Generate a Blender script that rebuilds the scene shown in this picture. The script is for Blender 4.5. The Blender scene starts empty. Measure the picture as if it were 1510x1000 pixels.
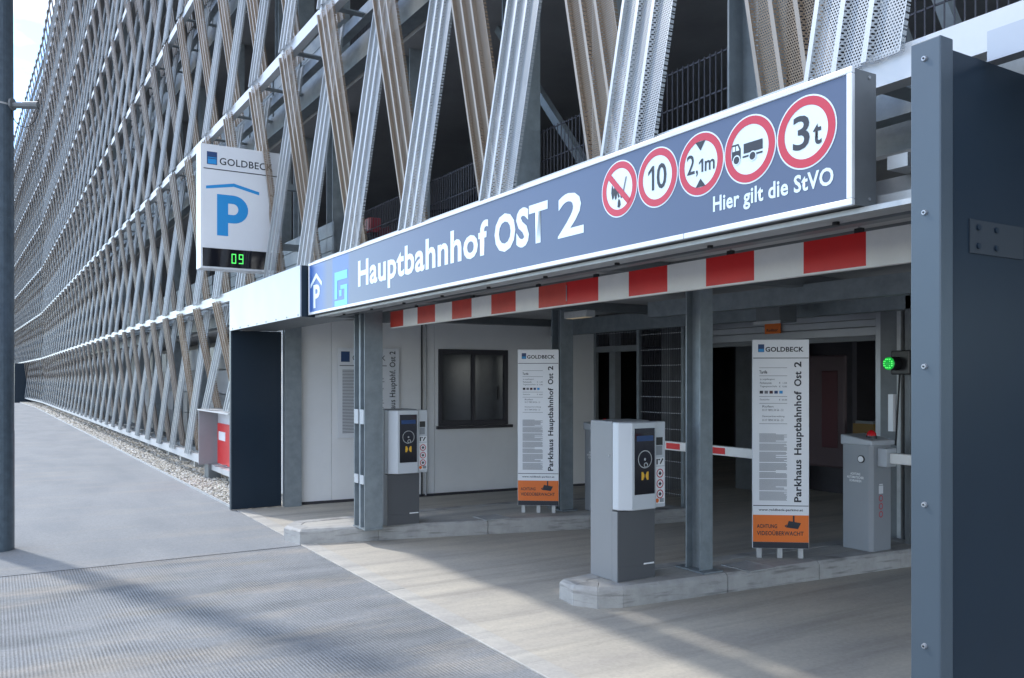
import bpy, math, random
import numpy as np
from mathutils import Vector, Matrix
R = math.radians
sc = bpy.context.scene
rnd = random.Random(7)
# ------------------------------------------------------------------ camera
cd = bpy.data.cameras.new('camera'); cam = bpy.data.objects.new('camera', cd); sc.collection.objects.link(cam)
cam.location = (0, 0, 1.65); cam.rotation_euler = (R(90), 0, R(58.567))
cd.sensor_width = 36; cd.lens = 29.8; cd.shift_y = 59/1510; cd.clip_end = 2000; cd.clip_start = .05
sc.camera = cam
# ------------------------------------------------------------------ sky and sun
SUN = Vector((-.968, -.36, 1.0)).normalized()          # towards the sun
w = bpy.data.worlds.new('World'); sc.world = w; w.use_nodes = True
wn, wl = w.node_tree.nodes, w.node_tree.links
bg = wn['Background']
sky = wn.new('ShaderNodeTexSky'); sky.sky_type = 'NISHITA'; sky.sun_disc = False
sky.sun_elevation = math.asin(SUN.z); sky.sun_rotation = math.atan2(SUN.x, SUN.y) % (2*math.pi)
sky.air_density = 1.0; sky.dust_density = .2; sky.ozone_density = 2.5
tc = wn.new('ShaderNodeTexCoord'); mp = wn.new('ShaderNodeMapping'); mp.inputs['Scale'].default_value = (1, 1, 2.2); mp.inputs['Rotation'].default_value = (0, 0, R(-5.5))
nz = wn.new('ShaderNodeTexNoise'); nz.inputs['Scale'].default_value = 3.2; nz.inputs['Detail'].default_value = 7; nz.inputs['Roughness'].default_value = .55
cr = wn.new('ShaderNodeValToRGB'); cr.color_ramp.elements[0].position = .43; cr.color_ramp.elements[1].position = .62
mx = wn.new('ShaderNodeMixRGB'); mx.inputs[2].default_value = (7.2, 7.3, 7.4, 1)
wl.new(tc.outputs['Generated'], mp.inputs[0]); wl.new(mp.outputs[0], nz.inputs[0]); wl.new(nz.outputs[0], cr.inputs[0])
tn = wn.new('ShaderNodeMixRGB'); tn.blend_type = 'MULTIPLY'; tn.inputs[0].default_value = 1; tn.inputs[2].default_value = (.74, .86, 1.0, 1)
wl.new(sky.outputs[0], tn.inputs[1])
wl.new(cr.outputs[0], mx.inputs[0]); wl.new(tn.outputs[0], mx.inputs[1]); wl.new(mx.outputs[0], bg.inputs[0])
bg.inputs[1].default_value = .15
sl = bpy.data.lights.new('sun', 'SUN'); sl.energy = 1.15; sl.angle = R(3); sl.color = (1, .96, .90)
so = bpy.data.objects.new('sun', sl); sc.collection.objects.link(so); so.rotation_euler = SUN.to_track_quat('Z', 'Y').to_euler()
vs = sc.view_settings; vs.view_transform = 'Standard'; vs.look = 'None'; vs.exposure = 1.52; vs.gamma = 1; vs.use_curve_mapping = False
sc.cycles.max_bounces = 10; sc.cycles.diffuse_bounces = 5; sc.cycles.transparent_max_bounces = 24
# ------------------------------------------------------------------ helpers
COL = sc.collection
class MB:
    def __init__(s): s.v = []; s.f = []; s.m = []
    def add(s, vs_, fs, m=0):
        n = len(s.v); s.v += [tuple(v) for v in vs_]; s.f += [tuple(i+n for i in f) for f in fs]; s.m += [m]*len(fs); return s
    def box(s, x0, x1, y0, y1, z0, z1, m=0):
        return s.add([(x0,y0,z0),(x1,y0,z0),(x1,y1,z0),(x0,y1,z0),(x0,y0,z1),(x1,y0,z1),(x1,y1,z1),(x0,y1,z1)],
                     [(0,3,2,1),(4,5,6,7),(0,1,5,4),(1,2,6,5),(2,3,7,6),(3,0,4,7)], m)
    def prism(s, pts, z0, z1, m=0, inset=0, cz=0):
        n = len(pts); v = [(x,y,z0) for x,y in pts]+[(x,y,z1) for x,y in pts]
        return s.add(v, [tuple(range(n-1,-1,-1)), tuple(range(n,2*n))]+[(i,(i+1)%n,n+(i+1)%n,n+i) for i in range(n)], m)
    def tube(s, a, b, r, n=12, r2=None, m=0):
        a, b = Vector(a), Vector(b); d = (b-a).normalized(); u = d.orthogonal().normalized(); w_ = d.cross(u)
        r2 = r if r2 is None else r2; v = []
        for p, q in ((a, r), (b, r2)): v += [p+(u*math.cos(2*math.pi*i/n)+w_*math.sin(2*math.pi*i/n))*q for i in range(n)]
        return s.add(v, [tuple(range(n-1,-1,-1)), tuple(range(n,2*n))]+[(i,(i+1)%n,n+(i+1)%n,n+i) for i in range(n)], m)
    def bar(s, a, b, wd, th, up=(0,0,1), m=0):
        a, b = Vector(a), Vector(b); d = (b-a).normalized(); sd = d.cross(Vector(up)).normalized(); u = sd.cross(d)
        v = [p+sd*(i*wd/2)+u*(j*th/2) for p in (a, b) for i, j in ((-1,-1),(1,-1),(1,1),(-1,1))]
        return s.add(v, [(3,2,1,0),(4,5,6,7),(0,1,5,4),(1,2,6,5),(2,3,7,6),(3,0,4,7)], m)
    def dome(s, c, r, n=14, k=5, hs=1.0, m=0):
        v = []; f = []
        for j in range(k):
            t = math.pi/2*j/k
            v += [(c[0]+r*math.cos(t)*math.cos(2*math.pi*i/n), c[1]+r*math.cos(t)*math.sin(2*math.pi*i/n), c[2]+r*hs*math.sin(t)) for i in range(n)]
        v.append((c[0], c[1], c[2]+r*hs))
        for j in range(k-1): f += [(j*n+i, j*n+(i+1)%n, (j+1)*n+(i+1)%n, (j+1)*n+i) for i in range(n)]
        f += [((k-1)*n+i, (k-1)*n+(i+1)%n, k*n) for i in range(n)]
        return s.add(v, f, m)
    def mesh(s, name):
        me = bpy.data.meshes.new(name); me.from_pydata(s.v, [], s.f)
        if any(s.m): me.polygons.foreach_set('material_index', s.m)
        me.update(); return me
    def build(s, name, mat, parent=None, bevel=0, smooth=False, **k):
        me = s.mesh(name)
        for mt in (mat if isinstance(mat, (list, tuple)) else [mat]): me.materials.append(mt)
        if smooth: me.polygons.foreach_set('use_smooth', [True]*len(me.polygons))
        o = link(name, me, parent)
        if bevel:
            b = o.modifiers.new('bevel', 'BEVEL'); b.width = bevel; b.segments = 2; b.limit_method = 'ANGLE'; b.angle_limit = R(40)
        for a, v in k.items(): o[a] = v
        return o
def link(name, data, parent=None):
    o = bpy.data.objects.new(name, data); COL.objects.link(o)
    if parent: o.parent = parent
    return o
def thing(name, label, cat, loc=(0,0,0), rz=0, group=None):
    o = link(name, None); o.location = loc; o.rotation_euler[2] = rz; o.empty_display_size = .1
    o['label'] = label; o['category'] = cat
    if group: o['group'] = group
    return o
def tag(o, label, cat, group=None):
    o['label'] = label; o['category'] = cat
    if group: o['group'] = group
    return o
def copy_tree(o, parent=None):
    c = o.copy(); COL.objects.link(c); c.parent = parent
    for ch in list(o.children): copy_tree(ch, c)
    return c
def box(name, x0, x1, y0, y1, z0, z1, mat, parent=None, bevel=0, **k): return MB().box(x0,x1,y0,y1,z0,z1).build(name, mat, parent, bevel, **k)
# frames: a flat panel lies in a plane given by origin, right vector and up; text and marks are laid on it
class Plane:
    def __init__(s, o, r, u=(0,0,1)):
        s.o = Vector(o); s.r = Vector(r).normalized(); s.u = Vector(u).normalized(); s.n = s.r.cross(s.u)
    def p(s, a, b, h=0): return s.o+s.r*a+s.u*b+s.n*h
    def poly(s, mb, pts, h, m=0, th=0):
        n = len(pts)
        if th == 0: return mb.add([s.p(a,b,h) for a,b in pts], [tuple(range(n))], m)
        return mb.add([s.p(a,b,h-th) for a,b in pts]+[s.p(a,b,h) for a,b in pts], [tuple(range(n-1,-1,-1)), tuple(range(n,2*n))]+[(i,(i+1)%n,n+(i+1)%n,n+i) for i in range(n)], m)
    def rect(s, mb, a0, a1, b0, b1, h, m=0, th=0): return s.poly(mb, [(a0,b0),(a1,b0),(a1,b1),(a0,b1)], h, m, th)
    def ring(s, mb, a, b, r0, r1, h, n=40, m=0):
        v = []; f = []
        for i in range(n):
            t = 2*math.pi*i/n; v += [s.p(a+r0*math.cos(t), b+r0*math.sin(t), h), s.p(a+r1*math.cos(t), b+r1*math.sin(t), h)]
        for i in range(n): j = (i+1) % n; f.append((2*i, 2*i+1, 2*j+1, 2*j))
        return mb.add(v, f, m)
    def disc(s, mb, a, b, r, h, n=40, m=0, th=0): return s.poly(mb, [(a+r*math.cos(2*math.pi*i/n), b+r*math.sin(2*math.pi*i/n)) for i in range(n)], h, m, th)
def text(pl, st, a0, a1, b0, b1, h, mat, parent, name='lettering', bold=.0, vert=False, fit_h=None):
    """lettering fitted into the rectangle a0..a1, b0..b1 of a panel plane"""
    cu = bpy.data.curves.new('t', 'FONT'); cu.body = st; cu.size = 1; cu.offset = bold; cu.resolution_u = 3; cu.space_character = 1.05
    ob = bpy.data.objects.new('t', cu); COL.objects.link(ob)
    me = bpy.data.meshes.new_from_object(ob.evaluated_get(bpy.context.evaluated_depsgraph_get()))
    bpy.data.objects.remove(ob); bpy.data.curves.remove(cu)
    co = np.zeros(len(me.vertices)*3); me.vertices.foreach_get('co', co); co = co.reshape(-1,3)
    mn, mxx = co.min(0), co.max(0); q = (co[:,:2]-mn[:2])/np.maximum(mxx[:2]-mn[:2], 1e-6)
    out = np.zeros_like(co)
    for i, (x, y) in enumerate(q):
        if vert: a, b = a0+(1-y)*(a1-a0), b0+x*(b1-b0)
        else: a, b = a0+x*(a1-a0), b0+y*(b1-b0)
        out[i] = pl.p(a, b, h)
    me.vertices.foreach_set('co', out.ravel()); me.update()
    me.materials.clear(); me.materials.append(mat); me.name = name
    return link(name, me, parent)
# ------------------------------------------------------------------ materials
def mat(name, col, rough=.5, metal=0, bump=0, bscale=40, var=0, vscale=3, emit=None, estr=0, spec=.5, vcol=None, trans=0, orand=0):
    m = bpy.data.materials.new(name); m.use_nodes = True; nt = m.node_tree; b = nt.nodes['Principled BSDF']
    b.inputs['Base Color'].default_value = (*col, 1); b.inputs['Roughness'].default_value = rough; b.inputs['Metallic'].default_value = metal
    b.inputs['Specular IOR Level'].default_value = spec
    if trans: b.inputs['Transmission Weight'].default_value = trans
    if emit: b.inputs['Emission Color'].default_value = (*emit, 1); b.inputs['Emission Strength'].default_value = estr
    if var or bump:
        t = nt.nodes.new('ShaderNodeTexCoord')
    if var:
        n = nt.nodes.new('ShaderNodeTexNoise'); n.inputs['Scale'].default_value = vscale; n.inputs['Detail'].default_value = 8; n.inputs['Roughness'].default_value = .65
        r = nt.nodes.new('ShaderNodeValToRGB'); r.color_ramp.elements[0].position = .3; r.color_ramp.elements[1].position = .7
        c2 = vcol or tuple(min(1, c*(1+var)) for c in col); c1 = tuple(c*(1-var) for c in col)
        r.color_ramp.elements[0].color = (*c1, 1); r.color_ramp.elements[1].color = (*c2, 1)
        nt.links.new(t.outputs['Object'], n.inputs[0]); nt.links.new(n.outputs[0], r.inputs[0]); nt.links.new(r.outputs[0], b.inputs['Base Color'])
        if orand:                                      # piece to piece variation of the coating
            oi = nt.nodes.new('ShaderNodeObjectInfo'); mrg = nt.nodes.new('ShaderNodeMapRange'); mrg.inputs[3].default_value = 1-orand; mrg.inputs[4].default_value = 1+orand
            vm = nt.nodes.new('ShaderNodeVectorMath'); vm.operation = 'SCALE'
            nt.links.new(oi.outputs['Random'], mrg.inputs[0]); nt.links.new(mrg.outputs[0], vm.inputs['Scale']); nt.links.new(r.outputs[0], vm.inputs[0]); nt.links.new(vm.outputs[0], b.inputs['Base Color'])
    if bump:
        n2 = nt.nodes.new('ShaderNodeTexNoise'); n2.inputs['Scale'].default_value = bscale; n2.inputs['Detail'].default_value = 5
        bp = nt.nodes.new('ShaderNodeBump'); bp.inputs['Strength'].default_value = bump; bp.inputs['Distance'].default_value = .01
        nt.links.new(t.outputs['Object'], n2.inputs[0]); nt.links.new(n2.outputs[0], bp.inputs['Height']); nt.links.new(bp.outputs[0], b.inputs['Normal'])
    return m
def N(nt, typ, **k):
    n = nt.nodes.new(typ)
    for a, v in k.items(): setattr(n, a, v)
    return n
def math_node(nt, op, a, b=None):
    n = N(nt, 'ShaderNodeMath', operation=op)
    for i, v in enumerate((a, b)):
        if v is None: continue
        if isinstance(v, (int, float)): n.inputs[i].default_value = v
        else: nt.links.new(v, n.inputs[i])
    return n.outputs[0]
def perforated(name, col, rough, metal, pitch=.0125, r=.33):
    m = mat(name, col, rough, metal, var=.10, vscale=2.0, orand=.10); nt = m.node_tree; b = nt.nodes['Principled BSDF']; out = nt.nodes['Material Output']
    t = N(nt, 'ShaderNodeTexCoord'); sp = N(nt, 'ShaderNodeSeparateXYZ'); nt.links.new(t.outputs['Object'], sp.inputs[0])
    row = math_node(nt, 'FLOOR', math_node(nt, 'DIVIDE', sp.outputs[2], pitch))
    off = math_node(nt, 'MULTIPLY', row, .5)
    u = math_node(nt, 'SUBTRACT', math_node(nt, 'FRACT', math_node(nt, 'ADD', math_node(nt, 'DIVIDE', sp.outputs[0], pitch), off)), .5)
    v = math_node(nt, 'SUBTRACT', math_node(nt, 'FRACT', math_node(nt, 'DIVIDE', sp.outputs[2], pitch)), .5)
    d = math_node(nt, 'SQRT', math_node(nt, 'ADD', math_node(nt, 'MULTIPLY', u, u), math_node(nt, 'MULTIPLY', v, v)))
    hole = math_node(nt, 'LESS_THAN', d, r)
    tr = N(nt, 'ShaderNodeBsdfTransparent'); ms = N(nt, 'ShaderNodeMixShader')
    nt.links.new(hole, ms.inputs[0]); nt.links.new(b.outputs[0], ms.inputs[1]); nt.links.new(tr.outputs[0], ms.inputs[2]); nt.links.new(ms.outputs[0], out.inputs[0])
    return m
M = {}
M['slat_silver'] = mat('silver_sheet', (.25,.27,.285), .42, .3, var=.08, vscale=1.5, orand=.10)
M['slat_bronze'] = mat('bronze_sheet', (.145,.124,.106), .45, .3, var=.10, vscale=1.5, orand=.12)
M['slat_silver_p'] = perforated('silver_perforated', (.33,.352,.365), .42, .3)
M['slat_bronze_p'] = perforated('bronze_perforated', (.22,.16,.108), .45, .3)
M['slat_silver_rib'] = mat('silver_rib', (.43,.455,.47), .38, .25, var=.06, vscale=1.5, orand=.08)
M['slat_bronze_rib'] = mat('bronze_rib', (.31,.268,.228), .42, .25, var=.06, vscale=1.5, orand=.10)
M['rail'] = mat('rail_white', (.50,.515,.53), .4, .2, var=.05)
M['steel'] = mat('galvanised_steel', (.23,.262,.28), .48, .35, var=.16, vscale=9, bump=.05, bscale=60)
M['steel_dark'] = mat('dark_steel', (.17,.183,.19), .5, .3, var=.12, vscale=6)
M['alu'] = mat('brushed_aluminium', (.36,.375,.395), .34, .55, var=.06, vscale=2)
M['alu_dull'] = mat('dull_aluminium', (.45,.46,.46), .5, .5, var=.15, vscale=8)
M['navy'] = mat('navy_coated_sheet', (.013,.024,.038), .34, .0, var=.08, vscale=1.2, spec=.22)
M['slate'] = mat('slate_coated_sheet', (.065,.088,.11), .38, .25, var=.04, vscale=3)
M['slate_reflection'] = mat('reflected_slate_tone', (.020,.029,.040), .5)  # lighter tone for the bracket reflection painted onto the reveal
M['rail_grey'] = mat('pale_grey_sheet', (.45,.47,.48), .5, .1, var=.08)
M['slab'] = mat('concrete_slab', (.30,.30,.30), .85, var=.12, vscale=1.5)
M['soffit'] = mat('grey_soffit', (.42,.42,.42), .85, var=.2, vscale=1.0)
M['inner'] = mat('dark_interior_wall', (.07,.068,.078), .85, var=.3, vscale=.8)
M['white_wall'] = mat('white_panel_wall', (.80,.80,.79), .55, var=.05, vscale=1.2)
M['black'] = mat('black_plastic', (.012,.012,.014), .3)
M['glass_black'] = mat('black_glass', (.006,.006,.010), .06, spec=.7)
M['win_frame'] = mat('dark_window_frame', (.035,.033,.04), .45)
M['win_glass'] = mat('grey_window_blind', (.06,.064,.068), .12, spec=.4, var=.15, vscale=4)
M['white'] = mat('white_paint', (.80,.81,.82), .4)
M['signwhite'] = mat('sign_white', (.70,.80,.83), .35)
M['frame_white'] = mat('sign_frame', (.72,.74,.76), .3, .1)
M['board'] = mat('board_silver', (.74,.76,.79), .38, .15, var=.03, vscale=2)
M['ink'] = mat('dark_ink', (.018,.022,.032), .5)
M['grey_ink'] = mat('grey_ink', (.16,.17,.19), .6)
M['logo_blue'] = mat('logo_navy', (.012,.05,.16), .4)
M['logo_cyan'] = mat('logo_cyan', (.10,.52,.80), .35)
M['p_blue'] = mat('parking_blue', (.01,.27,.62), .35)
M['orange'] = mat('orange_panel', (.78,.17,.02), .4)
M['red'] = mat('red_paint', (.66,.02,.02), .35, var=.06, vscale=5)
M['red_worn'] = mat('red_worn_paint', (.58,.055,.035), .45, var=.12, vscale=6)
M['sign_red'] = mat('sign_red', (.52,.022,.045), .35)
M['bar_white'] = mat('bar_offwhite', (.78,.77,.74), .45, var=.06, vscale=5)
M['terminal'] = mat('terminal_grey', (.24,.248,.255), .42, .1, var=.03)
M['terminal_light'] = mat('terminal_silver', (.55,.58,.61), .36, .2)
M['terminal_dark'] = mat('terminal_dark_grey', (.085,.088,.095), .45)
M['barrier'] = mat('barrier_grey', (.27,.29,.31), .42, .05, var=.04)
M['barrier_cap'] = mat('barrier_cap_grey', (.42,.45,.48), .42)
M['red_glass'] = mat('red_beacon', (.55,.01,.015), .15, spec=.7)
M['amber'] = mat('amber_mark', (.75,.42,.03), .4)
M['mauve'] = mat('mauve_grey_sheet', (.27,.275,.29), .5, .1, var=.05)
M['kerb'] = mat('kerb_concrete', (.36,.355,.34), .85, var=.14, vscale=9, bump=.35, bscale=90)
def scuffed(m):
    nt = m.node_tree; b = nt.nodes['Principled BSDF']; src = b.inputs['Base Color'].links[0].from_socket
    t = N(nt, 'ShaderNodeTexCoord'); mp3 = N(nt, 'ShaderNodeMapping'); mp3.inputs['Scale'].default_value = (1.6,1.6,14); n = N(nt, 'ShaderNodeTexNoise'); n.inputs['Scale'].default_value = 2.2; n.inputs['Detail'].default_value = 8
    nt.links.new(t.outputs['Object'], mp3.inputs[0]); nt.links.new(mp3.outputs[0], n.inputs[0])
    r = N(nt, 'ShaderNodeMapRange'); r.inputs[1].default_value = .54; r.inputs[2].default_value = .70; r.inputs[4].default_value = .6; nt.links.new(n.outputs[0], r.inputs[0])
    mxx_ = N(nt, 'ShaderNodeMixRGB'); mxx_.inputs[2].default_value = (.11,.105,.10,1); nt.links.new(r.outputs[0], mxx_.inputs[0]); nt.links.new(src, mxx_.inputs[1]); nt.links.new(mxx_.outputs[0], b.inputs['Base Color'])
scuffed(M['kerb'])
M['rubber'] = mat('cable_black', (.015,.015,.016), .6)
M['pole'] = mat('galvanised_pole', (.09,.12,.15), .42, .45, var=.22, vscale=14, bump=.08, bscale=50)
M['led'] = mat('green_led', (.02,.2,.03), .4, emit=(.10,1,.16), estr=.45)
M['green_lens'] = mat('green_lens', (.01,.22,.04), .2, emit=(.01,.7,.08), estr=.16)
M['lamp_warm'] = mat('warm_lamp', (.9,.8,.6), .4, emit=(1,.75,.4), estr=.04)
M['mesh_wire'] = mat('galvanised_wire', (.6,.62,.65), .45, .4)
M['mesh_dark'] = mat('dark_wire', (.075,.075,.09), .5, .3)
M['pale_door'] = mat('pale_rose_door', (.075,.05,.055), .6)
M['dark_red'] = mat('dark_red_panel', (.06,.008,.012), .5)
M['yellow'] = mat('yellow_paint', (.16,.09,.008), .5)
M['car_paint'] = mat('dark_car_paint', (.02,.022,.028), .12, spec=.8)
M['tail_red'] = mat('red_tail_light', (.42,.008,.02), .12, spec=.8)
M['gravel'] = None
# sign blue face: mid slate blue with the bright blue printed block fading out at the P end
def sign_face():
    m = mat('sign_blue', (.13,.20,.40), .32); nt = m.node_tree; b = nt.nodes['Principled BSDF']
    t = N(nt, 'ShaderNodeTexCoord'); sp = N(nt, 'ShaderNodeSeparateXYZ'); nt.links.new(t.outputs['Object'], sp.inputs[0])
    mr = N(nt, 'ShaderNodeMapRange'); mr.inputs[1].default_value = -8.04; mr.inputs[2].default_value = -1.94; nt.links.new(sp.outputs[0], mr.inputs[0])
    r = N(nt, 'ShaderNodeValToRGB'); e = r.color_ramp.elements
    e[0].position = 0; e[0].color = (.025,.10,.36,1); e[1].position = .062; e[1].color = (.035,.105,.33,1)
    for p, c in ((.088,(.088,.118,.20,1)), (.109,(.08,.115,.21,1)), (.111,(.025,.105,.37,1)), (.172,(.035,.11,.34,1)), (.183,(.078,.108,.185,1)), (1,(.072,.10,.172,1))):
        x = e.new(p); x.color = c
    nt.links.new(mr.outputs[0], r.inputs[0]); nt.links.new(r.outputs[0], b.inputs['Base Color'])
    return m
M['sign_blue'] = sign_face()
def asphalt(name, base, ribs):
    m = mat(name, base, .88, spec=.25); nt = m.node_tree; b = nt.nodes['Principled BSDF']
    t = N(nt, 'ShaderNodeTexCoord')
    big = N(nt, 'ShaderNodeTexNoise'); big.inputs['Scale'].default_value = .9; big.inputs['Detail'].default_value = 4
    mpg = N(nt, 'ShaderNodeMapping'); mpg.inputs['Rotation'].default_value = (0,0,R(-8) if ribs else R(3)); mpg.inputs['Scale'].default_value = (2.4,.55,1) if ribs else (.7,1.8,1)
    nt.links.new(t.outputs['Object'], mpg.inputs[0]); nt.links.new(mpg.outputs[0], big.inputs[0])
    r = N(nt, 'ShaderNodeValToRGB'); r.color_ramp.elements[0].position = .34; r.color_ramp.elements[1].position = .62
    k0 = .72 if ribs else .90
    r.color_ramp.elements[0].color = (base[0]*k0, base[1]*k0*1.01, base[2]*k0*1.02, 1); r.color_ramp.elements[1].color = (base[0]*1.06, base[1]*1.05, base[2]*1.04, 1)
    if ribs:
        x = r.color_ramp.elements.new(.53); x.color = (base[0], base[1], base[2], 1)
        x = r.color_ramp.elements.new(.75); x.color = (base[0]*1.10, base[1]*1.03, base[2]*.93, 1)
    nt.links.new(big.outputs[0], r.inputs[0])
    fine = N(nt, 'ShaderNodeTexNoise'); fine.inputs['Scale'].default_value = 130; fine.inputs['Detail'].default_value = 3
    nt.links.new(t.outputs['Object'], fine.inputs[0])
    fr = N(nt, 'ShaderNodeValToRGB'); fr.color_ramp.elements[0].position = .3; fr.color_ramp.elements[1].position = .7
    fr.color_ramp.elements[0].color = (.80,.80,.80,1) if ribs else (.92,.92,.92,1); fr.color_ramp.elements[1].color = (1.08,1.08,1.08,1)
    nt.links.new(fine.outputs[0], fr.inputs[0])
    mu = N(nt, 'ShaderNodeMixRGB', blend_type='MULTIPLY'); mu.inputs[0].default_value = 1
    nt.links.new(r.outputs[0], mu.inputs[1]); nt.links.new(fr.outputs[0], mu.inputs[2]); last = mu.outputs[0]
    bp = N(nt, 'ShaderNodeBump'); bp.inputs['Distance'].default_value = .006; bp.inputs['Strength'].default_value = .35
    h = fine.outputs[0]
    if ribs:
        wv = N(nt, 'ShaderNodeTexWave'); wv.bands_direction = 'Y'; wv.inputs['Scale'].default_value = 14.5; wv.inputs['Distortion'].default_value = 1.2; wv.inputs['Detail'].default_value = 2; wv.inputs['Detail Scale'].default_value = 1.6
        nt.links.new(t.outputs['Object'], wv.inputs[0])
        un = N(nt, 'ShaderNodeTexNoise'); un.inputs['Scale'].default_value = 2.6; un.inputs['Detail'].default_value = 5; nt.links.new(t.outputs['Object'], un.inputs[0])
        ur = N(nt, 'ShaderNodeMapRange'); ur.inputs[1].default_value = .35; ur.inputs[2].default_value = .65; ur.inputs[3].default_value = .15; nt.links.new(un.outputs[0], ur.inputs[0])
        h = math_node(nt, 'ADD', math_node(nt, 'MULTIPLY', wv.outputs[1], ur.outputs[0]), math_node(nt, 'MULTIPLY', fine.outputs[0], .8))
        wr = N(nt, 'ShaderNodeValToRGB'); wr.color_ramp.elements[0].color = (.70,.70,.71,1); wr.color_ramp.elements[1].color = (1.07,1.07,1.07,1)
        nt.links.new(wv.outputs[1], wr.inputs[0])
        mu2 = N(nt, 'ShaderNodeMixRGB', blend_type='MULTIPLY'); nt.links.new(ur.outputs[0], mu2.inputs[0])
        nt.links.new(last, mu2.inputs[1]); nt.links.new(wr.outputs[0], mu2.inputs[2]); last = mu2.outputs[0]
        bp.inputs['Strength'].default_value = .55
    du = N(nt, 'ShaderNodeTexNoise'); du.inputs['Scale'].default_value = .8; du.inputs['Detail'].default_value = 6; du.inputs['Roughness'].default_value = .6
    md = N(nt, 'ShaderNodeMapping'); md.inputs['Location'].default_value = (3.1,7.7,0); md.inputs['Scale'].default_value = (2.6,.7,1); nt.links.new(t.outputs['Object'], md.inputs[0]); nt.links.new(md.outputs[0], du.inputs[0])
    dr_ = N(nt, 'ShaderNodeMapRange'); dr_.inputs[1].default_value = .5; dr_.inputs[2].default_value = .68; dr_.inputs[4].default_value = .55 if ribs else .22; nt.links.new(du.outputs[0], dr_.inputs[0])
    dm = N(nt, 'ShaderNodeMixRGB'); dm.inputs[2].default_value = (.36,.325,.275,1); nt.links.new(dr_.outputs[0], dm.inputs[0]); nt.links.new(last, dm.inputs[1]); last = dm.outputs[0]
    vo = N(nt, 'ShaderNodeTexVoronoi'); vo.inputs['Scale'].default_value = 70; nt.links.new(t.outputs['Object'], vo.inputs[0])
    vr = N(nt, 'ShaderNodeValToRGB'); vr.color_ramp.elements[0].color = (.80,.80,.80,1); vr.color_ramp.elements[1].color = (1.12,1.12,1.12,1); nt.links.new(vo.outputs['Color'], vr.inputs[0])
    m3 = N(nt, 'ShaderNodeMixRGB', blend_type='MULTIPLY'); m3.inputs[0].default_value = .7; nt.links.new(last, m3.inputs[1]); nt.links.new(vr.outputs[0], m3.inputs[2]); last = m3.outputs[0]
    nt.links.new(h, bp.inputs['Height']); nt.links.new(bp.outputs[0], b.inputs['Normal']); nt.links.new(last, b.inputs['Base Color'])
    return m
M['pavement'] = asphalt('pale_asphalt', (.240,.252,.262), False)
M['ribbed'] = asphalt('grooved_asphalt', (.246,.258,.268), True)
def concrete(name, base):
    m = mat(name, base, .8, spec=.3); nt = m.node_tree; b = nt.nodes['Principled BSDF']
    t = N(nt, 'ShaderNodeTexCoord'); mpg = N(nt, 'ShaderNodeMapping'); mpg.inputs['Scale'].default_value = (2.2,.45,1); mpg.inputs['Rotation'].default_value = (0,0,R(-8))
    n1 = N(nt, 'ShaderNodeTexNoise'); n1.inputs['Scale'].default_value = 1.4; n1.inputs['Detail'].default_value = 9; n1.inputs['Roughness'].default_value = .65
    nt.links.new(t.outputs['Object'], mpg.inputs[0]); nt.links.new(mpg.outputs[0], n1.inputs[0])
    r = N(nt, 'ShaderNodeValToRGB'); r.color_ramp.elements[0].position = .33; r.color_ramp.elements[1].position = .66
    r.color_ramp.elements[0].color = (base[0]*.80, base[1]*.80, base[2]*.82, 1); r.color_ramp.elements[1].color = (base[0]*1.08, base[1]*1.07, base[2]*1.04, 1)
    nt.links.new(n1.outputs[0], r.inputs[0])
    ty = N(nt, 'ShaderNodeTexNoise'); ty.inputs['Scale'].default_value = 1.0; ty.inputs['Detail'].default_value = 7; mt_ = N(nt, 'ShaderNodeMapping'); mt_.inputs['Scale'].default_value = (5.5,.28,1); mt_.inputs['Rotation'].default_value = (0,0,R(-9))
    nt.links.new(t.outputs['Object'], mt_.inputs[0]); nt.links.new(mt_.outputs[0], ty.inputs[0])
    tr_ = N(nt, 'ShaderNodeMapRange'); tr_.inputs[1].default_value = .52; tr_.inputs[2].default_value = .72; tr_.inputs[4].default_value = .62; nt.links.new(ty.outputs[0], tr_.inputs[0])
    tm = N(nt, 'ShaderNodeMixRGB'); tm.inputs[2].default_value = (base[0]*.55, base[1]*.56, base[2]*.58, 1); nt.links.new(tr_.outputs[0], tm.inputs[0]); nt.links.new(r.outputs[0], tm.inputs[1])
    sp_ = N(nt, 'ShaderNodeTexVoronoi'); sp_.inputs['Scale'].default_value = 55; nt.links.new(t.outputs['Object'], sp_.inputs[0])
    sr = N(nt, 'ShaderNodeValToRGB'); sr.color_ramp.elements[0].color = (.86,.86,.86,1); sr.color_ramp.elements[1].color = (1.06,1.06,1.06,1); nt.links.new(sp_.outputs['Color'], sr.inputs[0])
    sm_ = N(nt, 'ShaderNodeMixRGB', blend_type='MULTIPLY'); sm_.inputs[0].default_value = .7; nt.links.new(tm.outputs[0], sm_.inputs[1]); nt.links.new(sr.outputs[0], sm_.inputs[2])
    nt.links.new(sm_.outputs[0], b.inputs['Base Color'])
    n2 = N(nt, 'ShaderNodeTexNoise'); n2.inputs['Scale'].default_value = 160
    bp = N(nt, 'ShaderNodeBump'); bp.inputs['Strength'].default_value = .2; bp.inputs['Distance'].default_value = .004
    nt.links.new(t.outputs['Object'], n2.inputs[0]); nt.links.new(n2.outputs[0], bp.inputs['Height']); nt.links.new(bp.outputs[0], b.inputs['Normal'])
    return m
M['concrete'] = concrete('drive_concrete', (.46,.43,.375))
M['strip'] = concrete('pale_concrete', (.45,.435,.40))
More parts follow.
